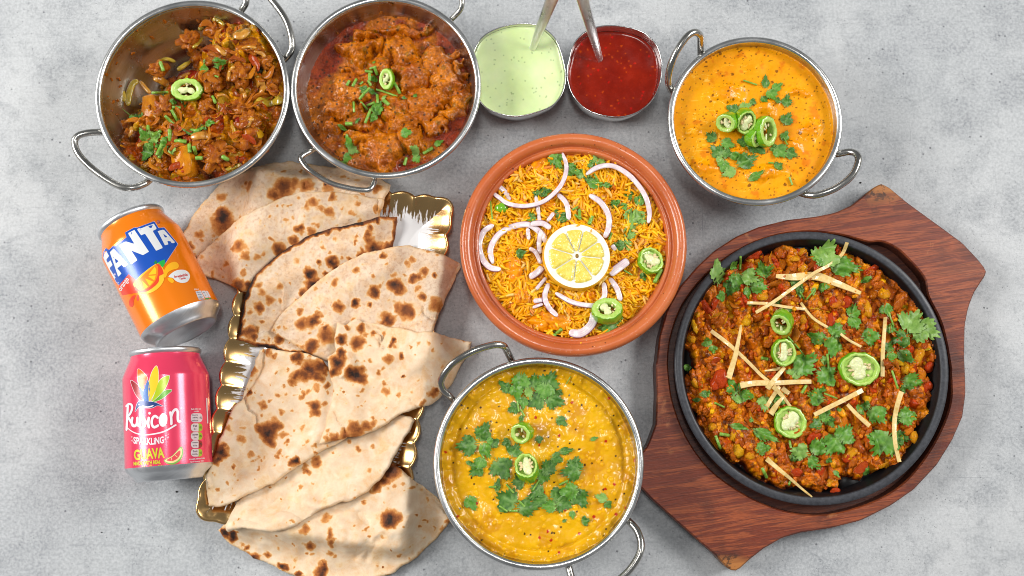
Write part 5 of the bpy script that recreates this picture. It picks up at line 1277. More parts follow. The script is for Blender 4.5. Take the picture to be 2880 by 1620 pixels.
def text(T, bv, fr, s, x, y, w_, h_, ang, mat, layer=2, bold=0.0, name='printed_text', arc=0.0, shear=0.0):
    cu = bpy.data.curves.new('t', 'FONT'); cu.body = s; cu.size = 1; cu.offset = bold; cu.resolution_u = 3; cu.space_character = 1.0
    ob = bpy.data.objects.new('t', cu); COL.objects.link(ob); dg = bpy.context.evaluated_depsgraph_get(); dg.update()
    me = bpy.data.meshes.new_from_object(ob.evaluated_get(dg)); bpy.data.objects.remove(ob); bpy.data.curves.remove(cu)
    bm = bmesh.new(); bm.from_mesh(me); bpy.data.meshes.remove(me)
    xs = [v.co.x for v in bm.verts]; ys = [v.co.y for v in bm.verts]; x0, x1, y0, y1 = min(xs), max(xs), min(ys), max(ys)
    n = max(2, int(w_/fr.k/5))
    for i in range(1, n):
        g = list(bm.verts)+list(bm.edges)+list(bm.faces)
        bmesh.ops.bisect_plane(bm, geom=g, plane_co=(x0+(x1-x0)*i/n, 0, 0), plane_no=(1, 0, 0))
    bm.verts.ensure_lookup_table(); a = math.radians(ang); V2 = []
    for v in bm.verts:
        u = (v.co.x-x0)/(x1-x0)-.5; q = (v.co.y-y0)/(y1-y0)-.5
        X = u*w_+q*shear; Y = -q*h_+arc*(u*u*4-.33)
        V2.append(fr(x+X*math.cos(a)-Y*math.sin(a), y+X*math.sin(a)+Y*math.cos(a)))
    Fs = [tuple(v.index for v in f.verts) for f in bm.faces]; bm.free()
    return proj(T, bv, V2, Fs, mat, name, layer)

CA, bva = can('drink_can', 'orange soft drink can lying on its side with its silver base towards the pink can', (526, 937), (367, 623), .0375, .0335, M_ORANGE)
W_ = ink(226, 228, 228); BL = ink(8, 78, 178)
fb = [(94.5+.3696*x, 63+.3696*y) for x, y in [(175, 1380), (178, 1290), (240, 1165), (310, 1225), (420, 1115), (450, 1140), (735, 915), (695, 805), (935, 675), (965, 695), (1395, 535), (1500, 700), (1630, 680), (1960, 1080)]]
fb += [(705, 635), (640, 660), (455, 785), (385, 730), (298, 825), (275, 795), (262, 770), (215, 680), (172, 600)]
poly(CA, bva, C5, [(x+(x-480)*.012, y+(y-520)*.012) for x, y in fb], ink(200, 190, 220), 0, 'logo_outline')
poly(CA, bva, C5, fb, BL, 1, 'logo_field')
dd5 = lambda p: [(94.5+.3696*x, 63+.3696*y) for x, y in p]
poly(CA, bva, C5, dd5([(990, 735), (1385, 590), (1460, 715), (1355, 765), (1605, 1170), (1440, 1240), (1175, 830), (1080, 870)]), W_, 2, 'logo_letter')
poly(CA, bva, C5, [(300, 473), (357, 437), (435, 460), (378, 366), (435, 336), (564, 529), (511, 560), (408, 519), (463, 604), (408, 641)], W_, 2, 'logo_letter')
poly(CA, bva, C5, [(218, 533), (252, 500), (383, 640), (345, 668), (322, 645), (283, 678), (298, 690), (322, 722), (293, 752)], W_, 2, 'logo_letter')
poly(CA, bva, C5, [(262, 588), (297, 612), (272, 632)], BL, 3, 'logo_letter_hole', grid=5)
poly(CA, bva, C5, [(162, 578), (170, 548), (188, 524), (213, 568), (186, 598), (200, 628), (224, 604), (243, 646), (216, 674), (272, 762), (258, 770), (215, 690), (185, 632)], W_, 2, 'logo_letter')
poly(CA, bva, C5, dd5([(1475, 770), (1620, 730), (1900, 1045), (1820, 1065), (1770, 1000), (1705, 1015), (1740, 1085), (1650, 1110)]), W_, 2, 'logo_letter')
poly(CA, bva, C5, dd5([(1610, 835), (1715, 910), (1650, 925)]), BL, 3, 'logo_letter_hole', grid=5)
cir = lambda x, y, rx, ry, n=20, a0=0, a1=360: [(x+rx*math.cos(math.radians(a)), y+ry*math.sin(math.radians(a))) for a in np.linspace(a0, a1, n, endpoint=(a1-a0) < 360)]
poly(CA, bva, C5, cir(646, 266, 15, 14), ink(90, 50, 120), 1, 'registered_mark', grid=4)
poly(CA, bva, C5, cir(646, 266, 11, 10), ink(230, 130, 70), 2, 'registered_mark', grid=4)
text(CA, bva, C5, 'R', 646, 266, 9, 12, -10, ink(60, 40, 130), 3, .02)
RED = ink(226, 62, 30)
poly(CA, bva, C5, [(385, 728), (460, 788), (480, 888), (326, 916), (298, 828)], RED, 2, 'flavour_banner')
text(CA, bva, C5, 'orange', 348, 822, 128, 44, -56, W_, 3, .015)
poly(CA, bva, C5, [(630, 633), (670, 652), (700, 700), (692, 740), (697, 780), (660, 840), (600, 885), (530, 905), (475, 892), (432, 835), (430, 805), (500, 728)], ink(248, 190, 40), 3, 'orange_slice', 2)
poly(CA, bva, C5, [(630, 640), (672, 665), (695, 725), (655, 745), (650, 800), (590, 855), (525, 890), (470, 880), (440, 835)], ink(228, 66, 26), 4, 'orange_slice', 2)
poly(CA, bva, C5, [(620, 645), (645, 690), (640, 745), (605, 810), (540, 862), (480, 872), (440, 828), (438, 812)], ink(244, 130, 12), 5, 'orange_slice', 2)
for sg in [[(615, 662), (630, 690), (628, 728), (560, 735)], [(625, 740), (612, 785), (555, 745)], [(605, 795), (570, 832), (530, 765)], [(560, 840), (525, 858), (505, 785)], [(512, 862), (480, 864), (485, 800)], [(470, 860), (445, 828), (472, 805)]]:
    poly(CA, bva, C5, sg, ink(252, 196, 22), 6, 'orange_segment', grid=5)
poly(CA, bva, C5, [(605, 632), (625, 600), (640, 640)], ink(20, 130, 60), 4, 'printed_leaf', grid=5); poly(CA, bva, C5, [(640, 628), (672, 610), (705, 598), (706, 635), (686, 672)], ink(30, 175, 70), 4, 'printed_leaf', grid=5)
YEL = ink(250, 180, 14)
poly(CA, bva, C5, [(700, 690), (735, 640), (790, 618), (825, 640), (820, 675), (770, 690), (730, 715), (712, 760), (690, 745)], YEL, 2, 'juice_splash', 3)
poly(CA, bva, C5, [(728, 762), (770, 765), (785, 795), (770, 808), (740, 790)], YEL, 2, 'juice_splash', 3)
poly(CA, bva, C5, [(735, 752), (775, 712), (820, 692), (880, 692), (918, 720), (925, 760), (900, 798), (850, 806), (800, 788), (775, 762)], W_, 3, 'speech_bubble', 3)
text(CA, bva, C5, 'Irresistible', 846, 742, 118, 24, -10, ink(200, 30, 24), 4, .03); text(CA, bva, C5, 'Taste', 858, 766, 58, 20, -10, ink(200, 30, 24), 4, .03)
poly(CA, bva, C5, [(446, 914), (415, 925), (388, 965), (392, 1005), (412, 1020), (428, 1000), (430, 960)], RED, 1, 'juice_drop', 3, grid=5)
poly(CA, bva, C5, [(468, 906), (455, 925), (456, 955), (466, 966), (476, 950)], RED, 1, 'juice_drop', 3, grid=5)
gp = ink(214, 216, 222); gn = ink(0, 150, 70); NV = ink(30, 50, 110)
poly(CA, bva, C5, [(975, 882), (1020, 872), (1054, 940), (1000, 945)], gp, 1, 'nutrition_box', grid=5); poly(CA, bva, C5, [(1026, 876), (1062, 874), (1095, 934), (1060, 938)], gp, 1, 'nutrition_box', grid=5); poly(CA, bva, C5, [(1066, 876), (1082, 876), (1112, 934), (1098, 936)], gp, 1, 'nutrition_box', grid=5)
poly(CA, bva, C5, [(1002, 948), (1056, 942), (1066, 972), (1018, 984)], ink(196, 176, 168), 1, 'nutrition_box', grid=5); poly(CA, bva, C5, [(1060, 942), (1098, 938), (1110, 970), (1072, 974)], gn, 1, 'nutrition_box', grid=5); poly(CA, bva, C5, [(1102, 938), (1118, 940), (1130, 970), (1113, 972)], gn, 1, 'nutrition_box', grid=5)
text(CA, bva, C5, 'Energy', 1003, 890, 34, 13, 2, NV, 2, .02, shear=6); text(CA, bva, C5, '267kJ', 1012, 910, 34, 13, 2, NV, 2, .02, shear=6); text(CA, bva, C5, '63kcal', 1020, 930, 34, 13, 2, NV, 2, .02, shear=6); text(CA, bva, C5, '3%', 1035, 962, 24, 16, 2, NV, 2, .02)
text(CA, bva, C5, 'Fat', 1050, 892, 18, 12, 2, NV, 2, .02); text(CA, bva, C5, '0g', 1064, 916, 14, 12, 2, NV, 2, .02); text(CA, bva, C5, '0%', 1084, 956, 18, 12, 2, NV, 2, .02)
text(CA, bva, C5, 'Ref. intake of an adult', 1075, 995, 90, 12, -2, ink(240, 226, 210), 1, .02); text(CA, bva, C5, '330ml', 982, 862, 40, 13, -4, ink(240, 226, 210), 1, .02)

CBn, bvp = can('drink_can', 'pink soft drink can lying on its side below the orange can', (477, 1350), (465, 985), .0335, .0335, M_PINK)
WH = ink(236, 226, 230)
def petal(pts, col):
    cx = sum(p[0] for p in pts)/len(pts); cy = sum(p[1] for p in pts)/len(pts)
    q = np.array(catmull(pts, 4, True)); o = inset(q, -3.0); poly(CBn, bvp, C6, o.tolist(), WH, 1, 'petal_outline', grid=6); poly(CBn, bvp, C6, q.tolist(), ink(*col), 2, 'logo_petal', grid=6)
petal([(150, 408), (190, 430), (218, 460), (240, 525), (252, 590), (205, 550), (170, 480)], (158, 28, 34))
petal([(215, 308), (270, 345), (300, 392), (285, 440), (262, 495), (228, 460), (212, 390)], (240, 110, 20))
petal([(222, 468), (250, 485), (264, 515), (262, 560), (256, 588), (238, 540)], (44, 90, 150))
petal([(380, 280), (396, 340), (395, 420), (370, 500), (320, 594), (308, 560), (308, 480), (320, 390), (345, 320)], (246, 202, 40))
petal([(492, 366), (480, 425), (455, 480), (400, 545), (335, 598), (365, 520), (390, 440), (425, 390)], (176, 200, 20))
petal([(515, 494), (480, 530), (430, 570), (380, 592), (345, 600), (395, 555), (450, 500)], (104, 170, 44))
petal([(295, 398), (316, 445), (320, 510), (306, 600), (268, 592), (262, 520), (275, 440)], (50, 100, 168))
petal([(190, 690), (198, 648), (208, 614), (226, 594), (262, 592), (305, 595), (370, 605), (435, 638), (385, 632), (340, 652), (285, 652), (242, 636), (218, 648), (200, 672)], (28, 60, 124))
poly(CBn, bvp, C6, [(255, 630), (300, 641), (357, 626), (335, 645), (288, 650)], WH, 3, 'bird_belly', 2, grid=5); poly(CBn, bvp, C6, cir(224, 622, 5, 6, 10), WH, 3, 'bird_eye', grid=3)
def sk(pts, w0, w1=None): poly(CBn, bvp, C6, stroke(pts, w0, w1), WH, 4, 'logo_letter', grid=6)
sk([(128, 622), (124, 700), (120, 780), (116, 852)], 19); sk([(112, 640), (135, 618), (160, 625), (166, 655), (150, 700), (128, 728)], 18); sk([(128, 728), (145, 760), (170, 800), (190, 812)], 20)
sk([(168, 738), (162, 785), (172, 812), (195, 812), (208, 785), (212, 738)], 20); sk([(212, 738), (212, 790), (222, 815)], 20)
sk([(240, 668), (238, 740), (234, 826)], 21); sk([(238, 756), (262, 742), (282, 768), (278, 810), (255, 832), (236, 822)], 19)
sk([(312, 738), (306, 790), (314, 828)], 22); poly(CBn, bvp, C6, cir(318, 700, 12, 13, 12), WH, 4, 'logo_letter', grid=5)
sk([(392, 742), (366, 724), (342, 748), (338, 795), (355, 824), (382, 816), (396, 806)], 22)
sk([(438, 706), (416, 730), (410, 775), (424, 806), (446, 806), (462, 775), (462, 728), (440, 706)], 21)
sk([(500, 690), (508, 740), (510, 800)], 22); sk([(506, 735), (525, 685), (552, 665), (566, 690), (566, 740), (572, 772), (592, 770)], 22)
poly(CBn, bvp, C6, cir(597, 657, 8, 8, 10), WH, 4, 'trademark_dot', grid=3)
poly(CBn, bvp, C6, stroke([(118, 822), (150, 852), (200, 878), (270, 890), (350, 885), (450, 860), (552, 802)], 7, 15), WH, 3, 'logo_swoosh', grid=7)
text(CBn, bvp, C6, 'SPARKLiNG', 310, 945, 268, 62, -1, WH, 3, .03, arc=-14)
for x, y, r in [(162, 910, 6), (166, 942, 8), (182, 928, 4), (462, 898, 8), (486, 886, 5), (458, 930, 8), (482, 914, 8)]: poly(CBn, bvp, C6, cir(x, y, r, r, 10), WH, 2, 'bubble_dot', grid=3); poly(CBn, bvp, C6, cir(x, y, r*.6, r*.6, 8), M_PINK, 3, 'bubble_dot', grid=3)
LM = ink(206, 204, 44)
text(CBn, bvp, C6, 'GUAVA', 314, 1060, 268, 96, -5, LM, 3, .035); text(CBn, bvp, C6, 'MADE WITH REAL', 297, 1139, 240, 34, -4, LM, 3, .03); text(CBn, bvp, C6, 'FRUIT JUICE', 340, 1178, 178, 32, -3, LM, 3, .03)
poly(CBn, bvp, C6, [(442, 1118), (470, 1100), (520, 1075), (585, 1000), (605, 1000), (616, 1040), (605, 1095), (570, 1135), (520, 1155), (470, 1145)], ink(120, 180, 70), 1, 'guava_slice', 2); poly(CBn, bvp, C6, [(450, 1117), (520, 1078), (590, 1005), (604, 1040), (592, 1088), (560, 1124), (516, 1142), (472, 1134)], ink(244, 220, 150), 2, 'guava_slice', 2); poly(CBn, bvp, C6, [(465, 1114), (525, 1082), (585, 1025), (588, 1060), (565, 1100), (520, 1124), (480, 1122)], ink(232, 70, 80), 3, 'guava_slice', 2)
for s_ in [[(508, 1088), (515, 1120)], [(540, 1070), (565, 1090)]]: poly(CBn, bvp, C6, stroke([s_[0], ((s_[0][0]+s_[1][0])/2, (s_[0][1]+s_[1][1])/2), s_[1]], 5), ink(244, 220, 150), 4, 'guava_slice', grid=5)
pill = lambda x0, y0, x1, y1, r: cir(x0+r, y0+r, r, r, 6, 180, 270)+cir(x1-r, y0+r, r, r, 6, 270, 360)+cir(x1-r, y1-r, r, r, 6, 0, 90)+cir(x0+r, y1-r, r, r, 6, 90, 180)
GY_ = ink(222, 206, 210); DK = ink(74, 50, 60)
cols = [(220, 206, 210), (150, 190, 30), (150, 190, 30), (150, 24, 24), (160, 190, 40)]
rows = [(700, 780, ['Energy', '280kJ', '66kcal'], '4%'), (790, 862, ['Fat', '0g'], '0%'), (868, 936, ['Saturates', '0g'], '0%'), (940, 1008, ['Sugars', '15g'], '17%'), (1016, 1084, ['Salt', '0.02g'], '<1%')]
for i, (y0, y1, tx, pc) in enumerate(rows):
    poly(CBn, bvp, C6, pill(682, y0, 784, y1, 26), ink(*cols[i]), 1, 'nutrition_box', grid=6); poly(CBn, bvp, C6, cir(708, (y0+y1)/2, 26, (y1-y0)/2, 8, 90, 270)+[(750, y0), (750, y1)], GY_, 2, 'nutrition_box', grid=6)
    h_ = (y1-y0)/(len(tx)+.4)
    for j, s_ in enumerate(tx): text(CBn, bvp, C6, s_, 720, y0+h_*(j+.72), min(50, 10*len(s_)+4), h_*.62, -2, DK, 3, .02)
    text(CBn, bvp, C6, pc, 768, (y0+y1)/2, 20, 20, -2, DK, 3, .01)
text(CBn, bvp, C6, 'Each 330ml can', 728, 662, 86, 14, -2, WH, 2, .02); text(CBn, bvp, C6, 'contains', 731, 682, 46, 13, -2, WH, 2, .02)
text(CBn, bvp, C6, 'of an adults reference intake', 735, 1102, 138, 15, -5, WH, 2, .02); text(CBn, bvp, C6, 'Typical values per 100ml', 736, 1128, 124, 15, -5, WH, 2, .02); text(CBn, bvp, C6, 'Energy 85kJ/20kcal', 742, 1150, 96, 15, -5, WH, 2, .02)
poly(CBn, bvp, C6, stroke([(822, 565), (824, 640), (828, 720), (830, 790)], 10), WH, 2, 'logo_letter', grid=6)
# ================================================================== garnishes
def leaf_outline(k, teeth=1.0):
    r_ = random.Random(k); pts = []; ph = [r_.uniform(-.25, .25) for _ in range(3)]; ln = [r_.uniform(.85, 1.08) for _ in range(3)]
    cen = [-1.15+ph[0]*.3, 0+ph[1]*.2, 1.15+ph[2]*.3]; N = 150
    for i in range(N):
        a = -math.pi*.86+2*math.pi*.86*i/(N-1); r = .34
        for j in range(3):
            q = (a-cen[j])/.62; w_ = math.exp(-q*q); r = max(r, (.42+.58*w_**.8)*ln[j]*(1 if j == 1 else .88))
        r *= 1-.30*max(0, abs(a)/math.pi-.5)
        saw = abs(((a*3.1+.4*ph[1]) % 1)-.5)*2; r *= 1-.17*teeth*(1-saw)**1.6
        r *= 1-.05*math.sin(a*21+k)
        pts.append((r*math.cos(a), r*math.sin(a)*.92))
    pts.append((-.16, -.05)); pts.append((-.16, .05))
    return np.array(pts[:N]+[(-.10, .03), (-.42, .02), (-.42, -.02), (-.10, -.03)])
LEAFC = {}
def leaf_base(k):
    if k not in LEAFC:
        o = leaf_outline(k); V, Fc = cdt(o, .13)
        a = np.arctan2(V[:, 1], V[:, 0]); r = np.hypot(V[:, 0], V[:, 1]); v = np.zeros(len(V))
        for c_ in (-1.15, 0, 1.15): v = np.maximum(v, np.exp(-((r*np.sin(a-c_))/.035)**2)*(np.cos(a-c_) > 0))
        v = np.maximum(v, .5*np.exp(-(np.sin(a*3.1*math.pi)/.3)**2)*(r > .3)); v[V[:, 0] < -.08] = 1
        LEAFC[k] = (V, Fc, v)
    return LEAFC[k]
LC = [0]
def ray_down(bv, x, y, z=.3):
    h = bv.ray_cast(Vector((x, y, z)), Vector((0, 0, -1))); return h[0].z if h[0] else None
def leaf(fr, bv, x, y, size, rot, where, marks, dark=0, asp=1.0, up=.0012, curl=.5, zd=.04, word=None, stalk=True):
    """x, y: picture position of the leaf middle; size: its length there; rot: direction it points (degrees, picture sense)"""
    LC[0] += 1; k = LC[0]; V, Fc, vein = leaf_base(k % 7)
    px, py = fr(x, y); c_ = surf_or(bv, px, py, zd); s = mpp(px, py, c_.z)/fr.k*size*.70
    a = -math.radians(rot); ca, sa = math.cos(a), math.sin(a); r_ = random.Random(k*7)
    U = V*np.array([1, asp]); U = U-np.array([.22, 0])
    X = c_.x+s*(U[:, 0]*ca-U[:, 1]*sa); Y = c_.y+s*(U[:, 0]*sa+U[:, 1]*ca)
    zs = np.array([(ray_down(bv, x_, y_) or c_.z) for x_, y_ in zip(X, Y)])
    A = np.column_stack([X-c_.x, Y-c_.y, np.ones(len(X))]); co = np.linalg.lstsq(A, zs, rcond=None)[0]; co[:2] = np.clip(co[:2], -.8, .8); pl = A @ co; pl = pl+(zs-pl).mean()
    amp = s*curl
    z = pl+.45*(zs-pl)+amp*(.55*fbm(U[:, 0]*1.6+k, U[:, 1]*1.6, k, 2))+amp*.28*np.abs(U[:, 1])*r_.choice([1, 1, -.6])-amp*.1*vein+amp*.12*fbm(U[:, 0]*5+k, U[:, 1]*5, k+3, 2)
    z = np.maximum(z, zs+.0003)+up
    dark_i = dark if dark in (0, 1, 2) else 0
    w_ = word or ('large' if size/fr.k > 42 else 'small' if size/fr.k < 26 else 'medium')
    tone = ['bright', 'dark', 'pale'][dark_i]
    o = part('coriander_leaf', np.column_stack([X, Y, z]), Fc, M_LEAF[dark_i], None, fattr={'vein': vein}); o['category'] = 'herb leaf'; o['group'] = f'coriander leaves on the {where}'
    note(o, f'{w_} {tone} leaf', where, px, py, marks); return o
def stem(fr, bv, pts, wd, where, marks, zd=.04, up=.0008, what=None):
    s = mpp(*fr(*pts[0]), zd)/fr.k*wd/2; path = zpath(bv, pts, fr, s*.8+up, 4, zd, 3)
    V, Fc, E = sweep(path, s, s, 8)
    o = part('coriander_sprig', V, Fc, M_STEM, None); o['category'] = 'herb stem'; o['group'] = f'cut green stems on the {where}'
    L = math.hypot(pts[0][0]-pts[-1][0], pts[0][1]-pts[-1][1])/fr.k
    px, py = fr(*pts[len(pts)//2]); note(o, 'long green stem' if L > 32 else 'short green stem', where, px, py, marks)
def stems(fr, bv, lst, where, marks, zd=.04):
    for x, y, L, rot, w_ in lst:
        a = math.radians(rot); dx, dy = L/2*math.cos(a), L/2*math.sin(a); stem(fr, bv, [(x-dx, y-dy), (x, y), (x+dx, y+dy)], w_, where, marks, zd)
def chilli(fr, bv, x, y, rx, ry, rot, label, kind='seeds', thick=.0055, tilt=(0, 0), up=.001, zd=.04):
    """x, y, rx, ry: the cut face in the picture; rot its turn; tilt: degrees it leans (about picture x, picture y)"""
    px, py = fr(x, y); p0 = surf_or(bv, px, py, zd); s = mpp(px, py, p0.z)/fr.k; r_ = random.Random(int(x*7+y))
    lean = s*max(rx, ry)*math.sin(math.radians(max(abs(tilt[0]), abs(tilt[1]))))*.55
    c_ = P(px, py, p0.z+up+thick*.75+lean)
    M = Matrix.Translation(c_) @ Matrix.Rotation(math.radians(tilt[1]), 4, 'Y') @ Matrix.Rotation(math.radians(tilt[0]), 4, 'X') @ Matrix.Rotation(-math.radians(rot), 4, 'Z')
    A = np.array(M); tr = lambda V: np.asarray(V) @ A[:3, :3].T+A[:3, 3]
    T = thing('chilli_slice', label, 'chilli slice', tuple(c_), 'green chilli slices')
    ax_, ay_ = rx*s*GS, ry*s*GS; n = 48
    th = [2*math.pi*i/n for i in range(n)]; ro = [1+.035*math.cos(2*t+1)+.03*math.cos(3*t+r_.random()*6)+.012*math.cos(5*t+r_.random()) for t in th]
    def ring(prof, jit=0.0):
        V = []; Fc = []; m = len(prof)
        for i, t in enumerate(th):
            for f, z in prof:
                j = 1+jit*math.sin(t*7+f*9)+jit*.7*math.sin(t*3+1); V.append((ax_*ro[i]*f*j*math.cos(t), ay_*ro[i]*f*j*math.sin(t), z))
        for i in range(n):
            j = (i+1) % n
            for k in range(m-1): Fc.append((i*m+k, j*m+k, j*m+k+1, i*m+k+1))
        return V, Fc
    V, Fc = ring([(.955, .0001), (.985, -.0001), (1.0, -.0006), (1.03, -thick*.4), (1.02, -thick*.8), (.98, -thick), (.92, -thick)]); part('skin', tr(V), np.array(Fc)[:, ::-1], M_CSKIN, T)
    fi = {'seeds': .78, 'hollow': .62, 'core': .56}[kind]
    V, Fc = ring([(.957, .0001), (.90, .00035), (.82, .0004), (fi+.03, .0001), (fi, -.0006), (fi-.03, -thick*.5), (fi+.05, -thick*.95)], .012); part('flesh', tr(V), np.array(Fc)[:, ::-1], M_CFLESH, T)
    a0 = r_.random()*6
    if kind == 'seeds' or kind == 'core':
        # pale membrane with two or three arms reaching the wall
        pts = []
        for i in range(60):
            t = 2*math.pi*i/60; rr = (.34 if kind == 'seeds' else .22)+.40*max(0, math.cos(1.0*(t-a0)))**3+.34*max(0, math.cos(t-a0-2.6))**4+.05*math.sin(5*t); pts.append((rr*ax_*math.cos(t), rr*ay_*math.sin(t)))
        V2, F2 = cdt(resample(pts, .0007), .0007); d = edist(pts, V2[:, 0], V2[:, 1])
        zt_ = -.0008+.0010*sst(d, 0, .0015)+fbm(V2[:, 0]*900, V2[:, 1]*900, 5, 2)*.0004; V, Fs = slab(V2, F2, zt_, zt_*0-thick*.7); part('membrane', tr(V), Fs, M_CCORE, T)
        if kind == 'seeds':
            V, Fc = ring([(0.001, -thick*.45), (fi*.5, -thick*.45), (fi, -thick*.4)]); part('inner_flesh', tr(V), np.array(Fc)[:, ::-1], M_CFLESH, T)
        ns = 18 if kind == 'seeds' else 6
        for i in range(ns):
            t = a0+1.3+(i % 2)*math.pi*1.0+r_.gauss(0, .55); rr = r_.uniform(.34, .60); R3 = Matrix.Translation((rr*ax_*math.cos(t), rr*ay_*math.sin(t), -.0006-r_.random()*.0012)) @ Matrix.Rotation(t+r_.gauss(0, .5), 4, 'Z') @ Matrix.Rotation(r_.gauss(0, .5), 4, 'X')
            B_ = np.array(R3); V, Fc = ico(1, lambda q: np.array([q.x*.00165, q.y*.0011, q.z*.0005])); V = V @ B_[:3, :3].T+B_[:3, 3]; part('seed', tr(V), Fc, M_SEED, T)
    else:
        for q in (a0, a0+2.2):
            path = [np.array([ax_*f*math.cos(q+.25*f)*.9, ay_*f*math.sin(q+.25*f)*.9, -.0012-.0012*(1-f)]) for f in np.linspace(.2, .68, 5)]; V, Fc, E = sweep(path, [.0005, .0009, .0011, .0011, .0013], .0009, 8); part('membrane', tr(V), Fc, M_CCORE, T)
        for i in range(3):
            t = a0+r_.random()*6; R3 = Matrix.Translation((.4*ax_*math.cos(t), .4*ay_*math.sin(t), -.0012)) @ Matrix.Rotation(t, 4, 'Z'); B_ = np.array(R3); V, Fc = ico(1, lambda q: np.array([q.x*.0015, q.y*.0011, q.z*.0006])); part('seed', tr(V @ B_[:3, :3].T+B_[:3, 3]), Fc, M_SEED, T)
    return T
# ---- chillies
GS = 1.0
chilli(C1, bv1, 842, 650, 112, 84, -8, 'big pale green chilli ring in the middle of the leftmost vegetable curry', 'core', .0065, (8, 4), .002)
chilli(C2, bv2, 738, 575, 52, 78, 8, 'oval chilli ring among chopped stems on the red meat curry', 'core', .006, (12, -14), .002)
GS = 1.08
chilli(C4, bv3, 590, 770, 70, 66, 10, 'leftmost chilli ring of the four on the orange curry', 'core', .012, (26, -36), .002)
chilli(C4, bv3, 752, 765, 66, 86, 12, 'chilli slice packed with seeds, second from the left on the orange curry', 'seeds', .011, (34, 10), .003)
chilli(C4, bv3, 832, 885, 52, 62, 0, 'smallest chilli slice on the orange curry, tucked low between two others', 'core', .009, (24, 34), .001)
chilli(C4, bv3, 918, 830, 76, 106, -8, 'large hollow chilli ring at the right of the four on the orange curry', 'hollow', .009, (12, 30), .003)
chilli(C10, bv4, 560, 598, 56, 56, 0, 'smaller hollow chilli ring above the seeded one on the dal', 'hollow', .010, (14, -22), .002)
chilli(C10, bv4, 595, 785, 62, 76, -10, 'larger seeded chilli slice below the other on the dal', 'seeds', .011, (-26, -10), .003)
GS = 1.05
chilli(C9, bvb, 1235, 835, 74, 78, 20, 'seeded green chilli slice near the right wall of the terracotta pot', 'seeds', .006, (-10, 14), .002, .05)
chilli(C9, bvb, 960, 1135, 88, 74, -10, 'green chilli slice at the bottom of the rice beside the onion crescent', 'core', .010, (-22, -8), .002, .05)
chilli(C11, bve, 1003, 1000, 62, 76, -8, 'hollow glossy chilli ring, topmost on the iron plate', 'hollow', .013, (30, -30), .003, .025)
chilli(C11, bve, 1032, 1188, 78, 90, 10, 'seed filled chilli slice directly below the hollow ring on the iron plate', 'seeds', .006, (8, 8), .002, .025)
chilli(C11, bve, 1545, 1300, 128, 110, 0, 'largest chilli slice on the iron plate, at the right with loose white seeds', 'seeds', .006, (8, 4), .002, .025)
chilli(C12, bve, 1040, 440, 98, 102, 0, 'round chilli slice with dark green skin, lowest on the iron plate', 'seeds', .005, (4, 3), .002, .025)
# ---- ginger on the plate
gl = [([(1455, 440), (1420, 520), (1340, 590), (1240, 642), (1100, 740), (960, 840), (835, 915)], 24, 24, 'longest ginger strip, curving from the top right leaf down to the left', 2.4, C11),
 ([(972, 668), (1080, 675), (1240, 668), (1380, 715), (1548, 785)], 26, 58, 'wide ginger strip with a broad middle crossing under the longest one', 1.2, C11),
 ([(775, 850), (900, 855), (1040, 878), (1170, 893)], 22, 20, 'thin ginger strip running right under the end of the longest strip', .8, C11),
 ([(1140, 850), (1220, 950), (1320, 1015)], 20, 20, 'short ginger strip slanting down right of the hollow chilli ring', 1.5, C11),
 ([(1410, 1060), (1470, 1105), (1550, 1148)], 18, 18, 'short ginger strip emerging from leaves above the largest chilli slice', .8, C11),
 ([(735, 1000), (718, 1100), (690, 1230), (648, 1362)], 14, 46, 'tapering ginger strip crossing the left half of the iron plate upright', 2.2, C11),
 ([(530, 1040), (650, 1130), (780, 1250), (870, 1340), (945, 1400)], 30, 22, 'long ginger strip slanting from the left edge to the crossed bundle', 1.2, C11),
 ([(1715, 950), (1705, 1080), (1697, 1200), (1695, 1350)], 24, 30, 'upright ginger strip right of the largest chilli slice', 2, C11),
 ([(730, 1412), (830, 1395), (950, 1395), (1080, 1388), (1210, 1385)], 42, 30, 'level ginger strip lying across the crossed bundle', 3.0, C11),
 ([(895, 1312), (950, 1305), (1000, 1296)], 8, 26, 'small pointed ginger sliver above the crossed bundle', 1.2, C11),
 ([(1030, 1290), (970, 1360), (915, 1432)], 24, 40, 'short ginger strip rising to the right through the crossed bundle', 3.8, C11),
 ([(925, 205), (985, 270), (1035, 335)], 34, 18, 'ginger strip pointing at the lowest chilli slice', 1.5, C12),
 ([(985, 275), (945, 325), (905, 385)], 16, 46, 'broad ginger chip left of the lowest chilli slice', 2.4, C12),
 ([(962, 205), (920, 270), (880, 335)], 26, 28, 'ginger strip leaning beside the broad ginger chip', .8, C12),
 ([(980, 215), (1005, 235), (1028, 250)], 36, 30, 'stubby ginger offcut right of the crossed bundle', .6, C12),
 ([(1192, 390), (1290, 340), (1400, 285), (1508, 228)], 30, 32, 'ginger strip slanting below the largest chilli slice', 1.5, C12),
 ([(1410, 320), (1475, 390), (1555, 462)], 24, 30, 'stout ginger strip descending right of the slanting strip', 1, C12),
 ([(1765, 238), (1735, 340), (1718, 450), (1725, 580), (1752, 700)], 34, 26, 'long curved ginger strip near the lower right edge of the iron plate', 2.4, C12),
 ([(880, 680), (950, 740), (1030, 805), (1110, 875), (1175, 928)], 34, 10, 'ginger strip pointing off the bottom edge of the curry', 1.2, C12)]
